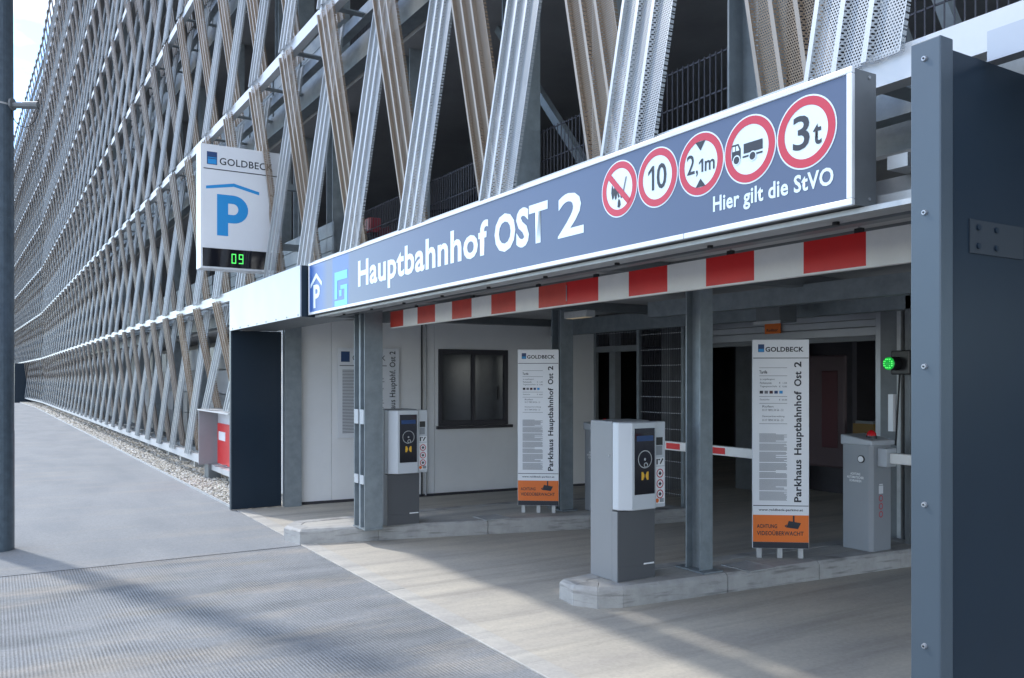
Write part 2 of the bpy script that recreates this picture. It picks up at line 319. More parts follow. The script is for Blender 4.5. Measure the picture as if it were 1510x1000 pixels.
def pebble_mat():
    m = mat('pebbles', (.4,.37,.32), .8); nt = m.node_tree; b = nt.nodes['Principled BSDF']
    g = N(nt, 'ShaderNodeNewGeometry'); r = N(nt, 'ShaderNodeValToRGB'); e = r.color_ramp.elements
    e[0].color = (.30,.275,.235,1); e[1].color = (.75,.72,.66,1)
    for p, c in ((.35,(.47,.44,.38,1)), (.6,(.58,.53,.44,1)), (.8,(.52,.51,.49,1))): x = e.new(p); x.color = c
    nt.links.new(g.outputs['Random Per Island'], r.inputs[0]); nt.links.new(r.outputs[0], b.inputs['Base Color'])
    return m
M['gravel'] = pebble_mat()
M['earth'] = mat('gravel_bed', (.30,.28,.245), .9, var=.3, vscale=30, bump=.5, bscale=60)
# ------------------------------------------------------------------ ground
DEL = .0122                                     # the long facade stands a little askew to the entrance
LEN, BEND = 45.0, .030                         # and bends towards the street past LEN metres
def fac(t, d): return (-10.95-t, d-DEL*t-BEND*max(0, t-LEN))       # point t metres left of the portal on a line d in front of the camera
S = dict(kind='structure')
box('ground', -400, 300, -300, 400, -.30, -.012, M['pavement'], **S)
MB().add([(-8.22,-60,-.004),(60,-60,-.004),(60,2.6,-.004),(-8.28,2.6,-.004)], [(0,1,2,3)]).build('driveway_asphalt', M['ribbed'], **S)
a0, am_, a1 = fac(0, 2.60), fac(LEN, 2.60), fac(110, 2.60)
MB().add([(-8.205,-60,0),(-8.265,2.6,0),(a0[0],a0[1],0),(am_[0],am_[1],0),(a1[0],a1[1],0),(-121,-60,0)], [(0,1,2,3,4,5)]).build('pavement', M['pavement'], **S)
MB().add([(-10.95,2.765,0),(3,2.765,0),(3,24,0),(-16,24,0),(-16,3.2,0),(-10.95,3.2,0)], [(0,1,2,3,4,5)]).build('concrete_floor', M['concrete'], **S)
cs = link('threshold_strip', None); cs['kind'] = 'structure'
xx = -10.93
while xx < 2:
    box('concrete_slab', xx+.004, xx+2.396, 2.606, 2.76, -.05, .005, M['strip'], cs, bevel=.004); xx += 2.4
g0, gm_, g1 = fac(0, 3.9), fac(LEN, 3.9), fac(110, 3.9)
MB().add([(a0[0],a0[1],-.008),(g0[0],g0[1],-.008),(gm_[0],gm_[1],-.008),(g1[0],g1[1],-.008),(a1[0],a1[1],-.008),(am_[0],am_[1],-.008)], [(0,1,2,3,4,5)]).build('gravel_bed', M['earth'], **S)
e = MB(); p0, p1, p2 = fac(.02, 2.60), fac(LEN, 2.60), fac(100, 2.60); e.bar((*p0,.004), (*p1,.004), .018, .05); e.bar((*p1,.004), (*p2,.004), .018, .05)
e.build('edging_strip', M['alu_dull'], **S)
def pebbles():
    g = np.random.default_rng(3)
    import bmesh
    bm = bmesh.new(); bmesh.ops.create_icosphere(bm, subdivisions=1, radius=1); bv = np.array([v.co[:] for v in bm.verts]); bf = np.array([[v.index for v in f.verts] for f in bm.faces]); bm.free()
    sets = []
    for t0, t1, n, s in ((0, 8, 11000, .021), (8, 20, 9000, .027), (20, 62, 9000, .045)):
        t = g.uniform(t0, t1, n); d = g.uniform(2.625, 3.75, n); sz = s*g.uniform(.6, 1.35, n)
        sets.append((t, d, sz))
    t = np.concatenate([q[0] for q in sets]); d = np.concatenate([q[1] for q in sets]); sz = np.concatenate([q[2] for q in sets]); n = len(t)
    ang = g.uniform(0, 6.283, n); ca, sa = np.cos(ang), np.sin(ang)
    sc3 = np.stack([sz, sz*g.uniform(.55,.9,n), sz*g.uniform(.4,.65,n)], 1)
    v = bv[None]*sc3[:,None]*(1+g.uniform(-.12,.12,(n,len(bv),1)))
    x = v[...,0]*ca[:,None]-v[...,1]*sa[:,None]; y = v[...,0]*sa[:,None]+v[...,1]*ca[:,None]; z = v[...,2]
    tilt = g.uniform(-.5,.5,(n,1)); z = z+x*tilt*.6
    px, py = -10.95-t, d-DEL*t-BEND*np.maximum(0, t-LEN)
    V = np.stack([x+px[:,None], y+py[:,None], z+(sz*g.uniform(.1,.9,n))[:,None]], 2).reshape(-1,3)
    F = (bf[None]+(np.arange(n)*len(bv))[:,None,None]).reshape(-1,3)
    me = bpy.data.meshes.new('gravel'); me.vertices.add(len(V)); me.vertices.foreach_set('co', V.ravel())
    me.loops.add(F.size); me.loops.foreach_set('vertex_index', F.ravel()); me.polygons.add(len(F)); me.polygons.foreach_set('loop_start', np.arange(0, F.size, 3)); 
    me.update(); me.validate(); me.materials.append(M['gravel'])
    o = link('gravel', me); o['kind'] = 'stuff'; o['label'] = 'beige gravel strip along the foot of the slatted facade'
    tag(o, 'beige gravel strip along the foot of the slatted facade', 'gravel')
pebbles()
# ------------------------------------------------------------------ parking garage
gar = thing('parking_garage', 'multi-storey car park clad in leaning silver and bronze perforated slats', 'building', (-10.95, 2.9, 0))
OX, OY = -10.95, 2.9
inv = Matrix.Translation((OX, OY, 0)).inverted()
def gpart(o): o.parent = gar; o.matrix_parent_inverse = inv; return o
ZR = [.34]+[2.84+2.62*i for i in range(8)]          # rail heights
PIT, LX, LY = 1.38, .20, .30
def fpos(t, dy):                                    # t<0 above the entrance, t>0 along the long facade, bent past its end
    if t <= 0: return Vector((OX-t, OY+dy, 0))
    if t <= LEN: return Vector((OX-t, OY-DEL*t+dy, 0))
    u = t-LEN; return Vector((OX-LEN-u, OY-DEL*LEN-(DEL+BEND)*u+dy, 0))
def slat_mesh(name, mats, up, h):
    wd = .215; P = [(-wd,.014),(-wd,-.022),(-wd+.022,-.022),(-wd+.030,0)]; mi = [1,1,0,0]
    for cx_ in (-.070, .068): P += [(cx_-.022,0),(cx_-.012,-.022),(cx_+.012,-.022),(cx_+.022,0)]; mi += [0,1,0,0]
    P += [(wd-.012,0),(wd-.004,-.01),(wd,-.01),(wd,.016)]; mi += [0,1,0]
    mb = MB(); n = len(P)
    for z, sx, sy in ((0, 0, 0) if up else (0, LX, LY), (h, LX, LY) if up else (h, 0, 0)):
        mb.v += [(x+sx, y+sy, z) for x, y in P]
    for i in range(n-1): mb.f.append((i, i+1, n+i+1, n+i)); mb.m.append(mi[i])
    me = mb.mesh(name)
    for m_ in mats: me.materials.append(m_)
    return me
H0, H1 = ZR[1]-ZR[0]-.06, 2.62-.06
SM = {}
for nm, up, key in (('light', True, 'slat_silver'), ('dark', False, 'slat_bronze')):
    for st, h in (('base', H0), ('upper', H1), ('short', ZR[1]-1.17-.04)):
        for nr in (0, 1): SM[nm, st, nr] = slat_mesh('slat', [M[key+('_p' if nr else '')], M[key+'_rib']], up, h)
camv = Vector((0,0,1.65)); slats = []
for k in range(8):
    z0, z1 = ZR[k], ZR[k+1]
    for j in range(-8, 70):
        for up in (True, False):
            rail = k if up else k+1                 # joint sits on this rail
            t = -8.80+1.38*(j+7)+(0 if rail % 2 else PIT/2)     # joints of alternate rails are staggered
            if k == 0 and t < .35: continue
            if t < -9.4 or t > 96: continue
            p = fpos(t, 0); dist = (p+Vector((0,0,(z0+z1)/2))-camv).length
            slats.append((dist, p, k, up, 'upper' if k else ('short' if t < 3.75 else 'base')))
slats.sort(key=lambda q: q[0])
for d, p, k, up, st in slats[:300]:
    o = link('slat', SM['light' if up else 'dark', st, 1 if d < 17 else 0], gar)
    o.location = (p.x-OX, p.y-OY-.02, 1.18 if st == 'short' else ZR[k]+.03)
mb = MB()
for d, p, k, up, st in slats[300:]:
    me = SM['light' if up else 'dark', st, 0]
    off = Vector((p.x-OX, p.y-OY-.02, ZR[k]+.03))
    n0 = len(mb.v); mb.v += [tuple(v.co+off) for v in me.vertices]
    for f in me.polygons: mb.f.append(tuple(i+n0 for i in f.vertices)); mb.m.append(f.material_index+(0 if up else 2))
mb.build('slat', [M['slat_silver'], M['slat_silver_rib'], M['slat_bronze'], M['slat_bronze_rib']], gar, kind='stuff')
def L(p, z): return Vector((p.x-OX, p.y-OY, z))
for k, z in enumerate(ZR):
    segs = [(0.0 if k == 0 else -10.5, 0.0), (0.0, LEN), (LEN, 97)]
    for ta, tb in segs:
        if tb-ta < .1: continue
        if k == 0 and tb <= 0: continue
        if k == 0 and ta == 0: ta = 3.6
        e_ = .001*(1 if ta < 0 else 0)
        MB().bar(L(fpos(ta, .05), z), L(fpos(tb, .05), z), .085, .13+e_).build('facade_rail', M['rail'], gar)
        MB().bar(L(fpos(ta, .40), z-.02), L(fpos(tb, .40), z-.02), .10, .12+e_).build('inner_rail', M['steel'], gar)
        if k: MB().bar(L(fpos(ta, .66), z-.13), L(fpos(tb, .66), z-.13), .16, .26+e_).build('edge_beam', M['steel'], gar)
# bracket plates from the edge beam to each near joint
for k in range(0, 4):
    for j in range(-8, 16):
        t = -8.80+1.38*(j+7)+(0 if k % 2 else PIT/2)
        if t < -9.4 or (k == 0 and t < .35): continue
        p = fpos(t, 0); z = ZR[k]
        a, b = L(p, z)+Vector((.10,.09,-.055)), L(p, z)+Vector((.10,.60,-.055))
        MB().bar(a, b, .10, .014).build('bracket', M['steel'], gar)
        if k == 0: MB().box(a.x-.06, a.x+.06, .28, .42, 0, ZR[0]-.09).build('foot_post', M['alu_dull'], gar)
# decks, columns, back walls
for k in range(1, 9):
    z = ZR[k]
    pts = [L(fpos(-14, .75), 0), L(fpos(0, .75), 0), L(fpos(LEN, .75), 0), L(fpos(97, .75), 0)]
    poly = [(p.x, p.y) for p in pts]+[(pts[3].x, pts[3].y+16), (pts[0].x, pts[0].y+16)]
    MB().prism(poly, z-.30, z-.10).build('floor_slab', M['slab'] if k > 1 else M['soffit'], gar)
bw = [fpos(-14, 13), fpos(97, 14.5)]
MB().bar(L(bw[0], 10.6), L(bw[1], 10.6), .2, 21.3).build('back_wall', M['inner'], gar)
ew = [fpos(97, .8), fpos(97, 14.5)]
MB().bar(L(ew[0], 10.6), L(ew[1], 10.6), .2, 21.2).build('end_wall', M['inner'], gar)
def hcol(mb, x, y, z0, z1, wx=.26, dy=.15, fin=False):
    t = .014
    mb.box(x-wx/2, x-wx/2+t, y-dy/2, y+dy/2, z0, z1); mb.box(x+wx/2-t, x+wx/2, y-dy/2, y+dy/2, z0, z1)
    mb.box(x-wx/2+t, x+wx/2-t, y-.006, y+.006, z0, z1)
    if fin: mb.box(x-.02, x+.02, y-dy/2+.005, y-.006, z0, z1)
    return mb
for xc in (-12.2, -10.75, -8.35, -6.2, -4.9, -3.55, -.4):
    for k in range(1, 5): 
        hcol(MB(), xc-OX, .98, ZR[k]-.10, ZR[k+1]-.30, wx=.24, dy=.24).build('steel_column', M['steel'], gar)
for i in range(22):
    p = fpos(2.2+2.76*i, .98)
    for k in range(0, 5): hcol(MB(), p.x-OX, p.y-OY, 0 if k == 0 else ZR[k]-.10, ZR[k+1]-.30, wx=.2, dy=.2).build('steel_column', M['steel'], gar)
# diagonal wind bracing behind the slats
for xa, xb, ya in ((-3.35, -2.55, 1.25), (-3.15, -2.35, 1.4), (-7.2, -5.2, 1.35)):
    MB().bar((xa-OX, ya, 5.1), (xb-OX, ya, 2.8), .07, .07).build('brace', M['steel'], gar)
# deck guard mesh: thin bars behind the slats at each deck edge, horizontal louvre panels beside them
gm = MB()
for k in (1, 2):
    z = ZR[k]-.1
    for i in range(210):
        x = -11.0+i*.052; gm.box(x-OX, x+.006-OX, 1.12, 1.126, z+.03, z+1.05)
    for q in range(5): gm.box(-11.0-OX, -.1-OX, 1.126, 1.134, z+.03+q*.25, z+.04+q*.25)
gm.build('guard_mesh', M['mesh_dark'], gar, kind='stuff')
for k in (1, 2, 3):
    for i in range(14):
        for q in range(5):
            p = fpos(-.35+1.36*i, .86); z = ZR[k]-.08+q*.19
            if k == 1 and i == 0 and q > 4: continue
            MB().box(p.x-OX-1.33, p.x-OX, p.y-OY, p.y-OY+.02+.01*(q % 2), z, z+.18).build('louvre_panel', M['steel'], gar, bevel=0)
# ground floor walls behind the slats left of the hut
w0, w1 = fpos(.2, 1.9), fpos(97, 1.9)
MB().bar(L(w0, 1.3), L(fpos(LEN, 1.9), 1.3), .1, 2.58).build('ground_floor_wall', M['alu_dull'], gar)
MB().bar(L(fpos(LEN, 1.9), 1.3), L(w1, 1.3), .1, 2.57).build('ground_floor_wall', M['alu_dull'], gar)
for i in range(13):
    p = fpos(1.0+1.36*i, 1.2)
    for q in range(4): MB().box(p.x-OX-1.30, p.x-OX, p.y-OY, p.y-OY+.03, .35+q*.5, .83+q*.5).build('wall_panel', M['alu'] if (i+q) % 3 else M['rail'], gar)
# inner rooms around the entrance lanes
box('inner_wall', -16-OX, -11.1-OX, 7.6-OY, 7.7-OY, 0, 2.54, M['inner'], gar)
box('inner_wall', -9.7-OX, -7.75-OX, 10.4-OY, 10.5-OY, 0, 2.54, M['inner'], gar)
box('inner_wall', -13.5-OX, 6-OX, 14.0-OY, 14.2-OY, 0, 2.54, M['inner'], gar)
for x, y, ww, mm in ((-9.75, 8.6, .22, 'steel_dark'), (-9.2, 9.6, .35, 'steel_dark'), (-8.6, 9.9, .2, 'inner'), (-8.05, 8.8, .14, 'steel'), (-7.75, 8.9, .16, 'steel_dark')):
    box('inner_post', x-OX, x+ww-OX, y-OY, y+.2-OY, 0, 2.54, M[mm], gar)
for (y, z, wd, hg, x0, x1) in ((5.9, 2.38, .12, .16, -6.9, -1.0), (4.4, 2.47, .10, .14, -10.6, -1.0), (7.1, 2.40, .14, .22, -10.5, -1.2), (3.12, 2.36, .07, .10, -10.6, -1.7)):
    box('ceiling_beam', x0-OX, x1-OX, y-OY, y+wd-OY, z-hg/2, z+hg/2, M['steel_dark'] if y < 5 else M['steel'], gar)
for x in (-7.93, -4.95, -10.6):
    box('ceiling_beam', x-.07-OX, x+.07-OX, 3.2-OY, 10-OY, 2.44, 2.535, M['steel_dark'], gar)
box('sun_blocker_panel', -10.6-OX, -1.7-OX, 2.935-OY, 3.66-OY, 2.50, 2.515, M['steel_dark'], gar)  # added to block sun patches on the entrance floor behind the sign
# entrance columns
for x, y, fin, wx_, dy_ in ((-8.075, 3.23, True, .29, .19), (-8.02, 5.58, False, .19, .17), (-4.93, 4.74, False, .165, .13)):
    c = hcol(MB(), x-OX, y-OY, .14, 2.5, wx=wx_, dy=dy_, fin=fin).build('steel_column', M['steel'], gar)
    MB().box(x-.16-OX, x+.16-OX, y-.10-OY, y+.10-OY, .151, .163).build('base_plate', M['steel'], c)
    if fin:
        for z0, z1 in ((1.20,1.345), (.60,.69)):
            for a_, b_ in ((x-.128, x-.026), (x+.026, x+.128)): MB().box(a_-OX, b_-OX, y-.100-OY, y-.088-OY, z0, z1).build('white_plate', M['rail_grey'], c)
hcol(MB(), -10.87-OX, 3.30-OY, 0, 2.5, wx=.10, dy=.22).build('steel_column', M['steel'], gar)
# white roller coupled wall panel at the right of the shutter
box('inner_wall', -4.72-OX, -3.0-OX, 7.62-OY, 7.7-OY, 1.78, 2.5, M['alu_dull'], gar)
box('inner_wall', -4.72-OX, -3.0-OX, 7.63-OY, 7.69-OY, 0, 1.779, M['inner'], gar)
# ------------------------------------------------------------------ entrance portal
por = thing('entrance_portal', 'dark blue sheet metal entrance frame with pale left fascia', 'entrance frame', (-10.95, 2.53, 0))
def pp(o): o.parent = por; o.matrix_parent_inverse = Matrix.Translation((-10.95,2.53,0)).inverted(); return o
pp(box('reveal_panel', -10.945, -10.905, 2.548, 3.17, .01, 2.26, M['navy']))
pp(box('edge_trim', -10.96, -10.900, 2.53, 2.546, .01, 2.25, M['slate']))
pp(box('fascia_panel', -10.96, -8.075, 2.53, 2.546, 2.253, 2.755, M['alu'], bevel=.003))
pp(box('fascia_end', -8.088, -8.076, 2.547, 2.75, 2.255, 2.753, M['navy']))
pp(box('fascia_soffit', -10.9, -8.09, 2.548, 3.1, 2.262, 2.272, M['steel_dark']))
pp(box('fascia_top', -10.95, -8.09, 2.548, 2.85, 2.742, 2.752, M['alu']))
for i in range(8): pp(MB().tube((-10.8+i*.38,2.524,2.275), (-10.8+i*.38,2.53,2.275), .008, 8).build('screw', M['alu_dull']))
# right jamb: slate front strip with screws, glossy dark reveal behind
pp(box('front_strip', -1.667, -1.566, 2.53, 2.60, .01, 2.73, M['slate'], bevel=.004))
pp(box('reveal_panel', -1.62, -1.575, 2.602, 3.75, .01, 2.70, M['navy']))
for z in (.35, .80, 1.25, 1.69, 2.18, 2.67): 
    s = pp(MB().tube((-1.618,2.522,z), (-1.618,2.53,z), .0075, 14, r2=.009).build('screw', M['alu'], smooth=False)); MB().tube((-1.618,2.520,z), (-1.618,2.5215,z), .0035, 6).build('screw_socket', M['black']).parent = s
bpz = pp(box('bracket_reflection', -1.5745, -1.570, 2.70, 3.02, 2.06, 2.17, M['slate_reflection']))  # reflection of a bracket in the dark reveal, modelled as a lighter plate
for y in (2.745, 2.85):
    for z in (2.085, 2.145): MB().tube((-1.5698,y,z), (-1.564,y,z), .010, 10).build('bolt', M['navy'], bpz)  # bolts drawn as part of the reflected bracket
pp(box('side_fascia', -1.56, 3.0, 2.78, 2.84, 2.69, 2.79, M['alu']))
pp(box('bracket', -1.40, -1.0, 3.0, 3.06, 2.60, 2.72, M['alu_dull']))
# ------------------------------------------------------------------ main sign
sg = thing('entrance_sign', 'long blue sign box reading Hauptbahnhof OST 2 over the lanes', 'sign', (-5.0, 2.6, 2.27))
def sp(o): o.parent = sg; o.matrix_parent_inverse = Matrix.Translation((-5.0,2.6,2.27)).inverted(); return o
X0, X1, Z0, Z1, YF = -8.042, -1.939, 2.269, 2.764, 2.6
sp(box('box_body', X0+.004, X1-.004, YF+.012, YF+.142, Z0+.004, Z1-.004, M['steel_dark']))
fr = MB(); bw_ = .024
fr.box(X0, X1, YF, YF+.018, Z0, Z0+bw_); fr.box(X0, X1, YF, YF+.018, Z1-bw_, Z1)
fr.box(X0, X0+bw_, YF, YF+.018, Z0+bw_, Z1-bw_); fr.box(X1-bw_, X1, YF, YF+.018, Z0+bw_, Z1-bw_)
sp(fr.build('frame', M['frame_white'], bevel=.003))
sp(box('face_panel', X0+bw_, X1-bw_, YF+.006, YF+.011, Z0+bw_, Z1-bw_, M['sign_blue']))
for x in (-7.0, -5.6, -4.2, -2.8): sp(MB().box(x-.001, x+.001, YF-.0008, YF, Z0, Z0+bw_).build('frame_joint', M['grey_ink']))
PL = Plane((0, YF+.006, 0), (1,0,0))           # normal = r x u = (1,0,0)x(0,0,1) = (0,-1,0)
HH = .0015
sp(text(PL, 'Hauptbahnhof', -6.735, -4.545, 2.354, 2.640, HH, M['signwhite'], None, bold=.026))
sp(text(PL, 'OST', -4.465, -3.885, 2.410, 2.640, HH, M['signwhite'], None, bold=.036))
sp(text(PL, '2', -3.785, -3.550, 2.408, 2.638, HH, M['signwhite'], None, bold=.02))
sp(text(PL, 'Hier gilt die StVO', -2.625, -2.020, 2.338, 2.425, HH, M['signwhite'], None, bold=.024))
# parking symbol with its little roof
m_ = MB(); PL.poly(m_, [(-7.985,2.56),(-7.815,2.655),(-7.66,2.56),(-7.66,2.52),(-7.815,2.61),(-7.985,2.52)], HH); sp(m_.build('roof_mark', M['signwhite']))
sp(text(PL, 'P', -7.90, -7.715, 2.325, 2.545, HH, M['signwhite'], None, bold=.03))
# square-spiral emblem
m_ = MB(); 
for a_, b_, c_, d_ in ((-7.31,-6.99,2.525,2.60), (-7.31,-7.24,2.36,2.525), (-7.06,-6.99,2.345,2.475), (-7.16,-7.06,2.44,2.475), (-7.19,-7.13,2.38,2.435), (-7.31,-6.99,2.297,2.345)):
    PL.rect(m_, a_, b_, c_, d_, HH)
sp(m_.build('emblem', M['logo_cyan']))
# five traffic sign roundels
for i, xc in enumerate((-3.258, -2.98, -2.699, -2.422, -2.143)):
    zc, r = 2.578, .1385
    m_ = MB(); PL.disc(m_, xc, zc, r, HH, 48); d_ = sp(m_.build('roundel', M['signwhite']))
    m_ = MB(); PL.ring(m_, xc, zc, .100, .1325, HH+.001, 48); sp(m_.build('red_ring', M['sign_red']))
    h2 = HH+.0015
    if i == 0:
        m_ = MB(); PL.poly(m_, [(xc-.012,zc-.088),(xc+.002,zc-.092),(xc+.012,zc-.080),(xc+.010,zc-.060),(xc-.002,zc-.046),(xc-.010,zc-.062)], h2)
        for q, (a_, b_, k_) in enumerate(((-.052,-.045,1), (-.030,-.050,1), (-.006,-.045,-1), (.016,-.050,-1))):
            hh = (.075,.105,.085,.055)[q]; PL.poly(m_, [(xc+a_,zc+b_),(xc+a_+.011,zc+b_+.008),(xc+a_+.013*k_+.006,zc+b_+hh*.5),(xc+a_+.006-k_*.010,zc+b_+hh),(xc+a_-.009,zc+b_+hh*.45)], h2+.0001*q)
        sp(m_.build('flame_mark', M['ink']))
        m_ = MB(); PL.poly(m_, [(xc+.022,zc-.035),(xc+.032,zc-.035),(xc+.060,zc+.05),(xc+.050,zc+.05)], h2); sp(m_.build('cigarette_mark', M['grey_ink']))
        m_ = MB(); PL.poly(m_, [(xc-.086,zc+.062),(xc-.064,zc+.082),(xc+.086,zc-.062),(xc+.064,zc-.082)][::-1], h2+.001); sp(m_.build('red_bar', M['sign_red']))
    elif i == 1:
        sp(text(PL, '0', xc-.002, xc+.064, zc-.057, zc+.060, h2, M['ink'], None, bold=.012))
        m_ = MB(); PL.poly(m_, [(xc-.036,zc-.055),(xc-.020,zc-.055),(xc-.020,zc+.058),(xc-.033,zc+.058),(xc-.062,zc+.034),(xc-.062,zc+.018),(xc-.036,zc+.038)], h2); sp(m_.build('figure_one', M['ink']))
    elif i == 2:
        sp(text(PL, '2', xc-.084, xc-.036, zc-.034, zc+.052, h2, M['ink'], None, bold=.006)); sp(text(PL, ',', xc-.028, xc-.016, zc-.05, zc-.022, h2, M['ink'], None, bold=.01))
        m_ = MB(); PL.poly(m_, [(xc+.006,zc-.036),(xc+.016,zc-.036),(xc+.016,zc+.022),(xc+.007,zc+.022),(xc-.010,zc+.008),(xc-.010,zc-.001),(xc+.006,zc+.010)], h2); sp(m_.build('figure_one', M['ink']))
        sp(text(PL, 'm', xc+.026, xc+.084, zc-.036, zc+.008, h2, M['ink'], None, bold=.012))
        m_ = MB(); PL.poly(m_, [(xc-.03,zc+.098),(xc,zc+.058),(xc+.03,zc+.098)], h2); PL.poly(m_, [(xc-.03,zc-.098),(xc+.03,zc-.098),(xc,zc-.062)], h2); sp(m_.build('height_arrow', M['ink']))
    elif i == 3:
        m_ = MB(); PL.poly(m_, [(xc-.094,zc-.028),(xc-.046,zc-.028),(xc-.046,zc+.012),(xc-.058,zc+.036),(xc-.094,zc+.036)], h2)
        PL.rect(m_, xc-.03, xc+.070, zc-.012, zc+.028, h2); PL.rect(m_, xc-.036, xc+.070, zc-.028, zc-.021, h2); PL.rect(m_, xc-.09, xc-.075, zc+.008, zc+.028, h2+.0006, 1); PL.poly(m_, [(xc-.070,zc+.008),(xc-.052,zc+.008),(xc-.061,zc+.028),(xc-.070,zc+.028)], h2+.0006, 1)
        for a_ in (xc-.068, xc+.018): PL.disc(m_, a_, zc-.03, .0205, h2+.0005, 20, 1); PL.disc(m_, a_, zc-.03, .0155, h2+.001, 20, 0)
        sp(m_.build('truck_mark', [M['ink'], M['signwhite']]))
    else:
        sp(text(PL, '3', xc-.060, xc+.018, zc-.062, zc+.068, h2, M['ink'], None, bold=.012)); sp(text(PL, 't', xc+.034, xc+.072, zc-.058, zc+.020, h2, M['ink'], None, bold=.014))
for x in (-1.960,):
    for z in (2.30, 2.74): sp(MB().tube((X1-.004, YF+.10, z), (X1+.001, YF+.10, z), .006, 8).build('screw', M['alu']))
# carrier profiles under and behind the box
for y0, y1, z0, z1 in ((2.66,2.70,2.248,2.267), (2.76,2.84,2.262,2.32), (2.86,2.90,2.30,2.40)):
    sp(box('carrier_profile', X0+.02, -1.70, y0, y1, z0, z1, M['alu_dull']))
for i in range(9): sp(MB().tube((-7.6+i*.68,2.80,2.249), (-7.6+i*.68,2.80,2.2615), .014, 8).build('bolt', M['rubber']))
for i in range(8): sp(box('carrier_bracket', -7.5+i*.8, -7.42+i*.8, 2.745, 3.2, 2.402, 2.45, M['alu_dull']))
# ------------------------------------------------------------------ height bar
hb = thing('height_limit_bar', 'red and white striped clearance bar hanging below the blue sign', 'height bar', (-5, 3.4, 2.16))
def hp(o): o.parent = hb; o.matrix_parent_inverse = Matrix.Translation((-5,3.4,2.16)).inverted(); return o
bx = [-7.884,-7.571,-7.247,-6.875,-6.545,-6.191,-5.864,-5.493,-5.174,-4.822,-4.459,-4.145,-3.789,-3.471,-3.12,-2.803,-2.454,-2.10,-1.75]
cols = ['red_worn','bar_white','red_worn','bar_white','red_worn','bar_white','red_worn','bar_white','red_worn','red','bar_white','red','bar_white','red','bar_white','red','bar_white','red']
for i, cc in enumerate(cols):
    g_ = .004 if i == 9 else 0
    hp(box('red_band' if 'red' in cc else 'white_band', bx[i]+g_, bx[i+1], 3.39, 3.42, 2.166, 2.322, M[cc]))
hp(box('bottom_edge', bx[0], bx[-1], 3.386, 3.424, 2.158, 2.1655, M['bar_white']))
hp(box('splice_plate', -4.823, -4.815, 3.386, 3.3895, 2.19, 2.30, M['alu']))
for x in (-7.3, -6.2, -5.2, -4.5, -3.3, -2.5): 
    hp(MB().tube((x,3.405,2.322), (x,3.405,2.52), .006, 8).build('hanger', M['alu_dull'])); hp(MB().box(x-.02, x+.02, 3.395, 3.415, 2.323, 2.345).build('shackle', M['rubber']))
# ------------------------------------------------------------------ blade sign with P
bs = thing('parking_sign', 'projecting white light box sign with blue P and green digits', 'sign', (-11.1, 2.7, 3.05))
def bp_(o): o.parent = bs; o.matrix_parent_inverse = Matrix.Translation((-11.1,2.7,3.05)).inverted(); return o
BX = -11.05
bp_(box('case', BX-.26, BX-.006, 2.20, 3.22, 3.04, 4.60, M['frame_white'], bevel=.006))
bp_(box('face_panel', BX-.006, BX, 2.225, 3.195, 3.30, 4.575, M['board']))
bp_(box('display_panel', BX-.006, BX, 2.225, 3.195, 3.065, 3.295, M['glass_black']))
PB = Plane((BX, 0, 0), (0,1,0))                  # normal (0,1,0)x(0,0,1) = (1,0,0)
m_ = MB(); PB.rect(m_, 2.235, 3.19, 4.285, 4.297, .0015); bp_(m_.build('header_line', M['ink']))
m_ = MB(); PB.rect(m_, 2.275, 2.40, 4.345, 4.505, .0015); lg = bp_(m_.build('logo_square', M['logo_blue']))
m_ = MB(); PB.rect(m_, 2.285, 2.392, 4.352, 4.415, .0025); PB.rect(m_, 2.285, 2.392, 4.425, 4.437, .0025); bp_(m_.build('logo_mark', M['p_blue']))
bp_(text(PB, 'GOLDBECK', 2.43, 3.10, 4.355, 4.445, .0015, M['ink'], None, bold=.012))
m_ = MB(); PB.poly(m_, [(2.265,4.035),(2.265,4.072),(2.605,4.137),(2.925,4.062),(2.925,4.022),(2.605,4.095)][::-1], .0015); bp_(m_.build('roof_mark', M['p_blue']))
m_ = MB(); arc = [(2.60+.185*math.cos(t), 3.805+.177*math.sin(t)) for t in [math.pi/2-math.pi*i/16 for i in range(17)]]; arc2 = [(2.595+.065*math.cos(t), 3.805+.070*math.sin(t)) for t in [math.pi/2-math.pi*i/16 for i in range(17)]]
PB.rect(m_, 2.398, 2.535, 3.461, 3.982, .0015)
o_ = [(2.535,3.982)]+arc+[(2.535,3.628)]; i_ = [(2.535,3.875)]+arc2+[(2.535,3.735)]
for q in range(len(o_)-1): PB.poly(m_, [o_[q], i_[q], i_[q+1], o_[q+1]], .0015)
bp_(m_.build('letter_p', M['p_blue']))
bp_(text(PB, 'Hauptbahnhof Ost 2', 3.06, 3.12, 3.33, 4.05, .0015, M['ink'], None, vert=True, bold=.01))
def digit(segs, a):
    m_ = MB(); w_, h_, t_ = .060, .125, .014; b = 3.118
    S_ = {'a':(0,w_,h_-t_,h_),'g':(0,w_,h_/2-t_/2,h_/2+t_/2),'d':(0,w_,0,t_),'f':(0,t_,h_/2,h_),'e':(0,t_,0,h_/2),'b':(w_-t_,w_,h_/2,h_),'c':(w_-t_,w_,0,h_/2)}
    for q in segs: r_ = S_[q]; PB.rect(m_, a+r_[0]+.002, a+r_[1]-.002, b+r_[2]+.001, b+r_[3]-.001, .0015+.0002*'abcdefg'.index(q))
    bp_(m_.build('digit', M['led']))
digit('abcdef', 2.575); digit('abcdfg', 2.665)
for z in (3.4, 4.2): bp_(MB().bar((BX-.13,3.2,z), (BX-.13,3.6,z), .08, .08).build('bracket', M['steel']))
# ------------------------------------------------------------------ attendant hut
RH = R(-4.0)
hut = thing('attendant_hut', 'white panel office hut with dark window beside the left lane', 'hut', (-10.93, 3.42, 0), RH)
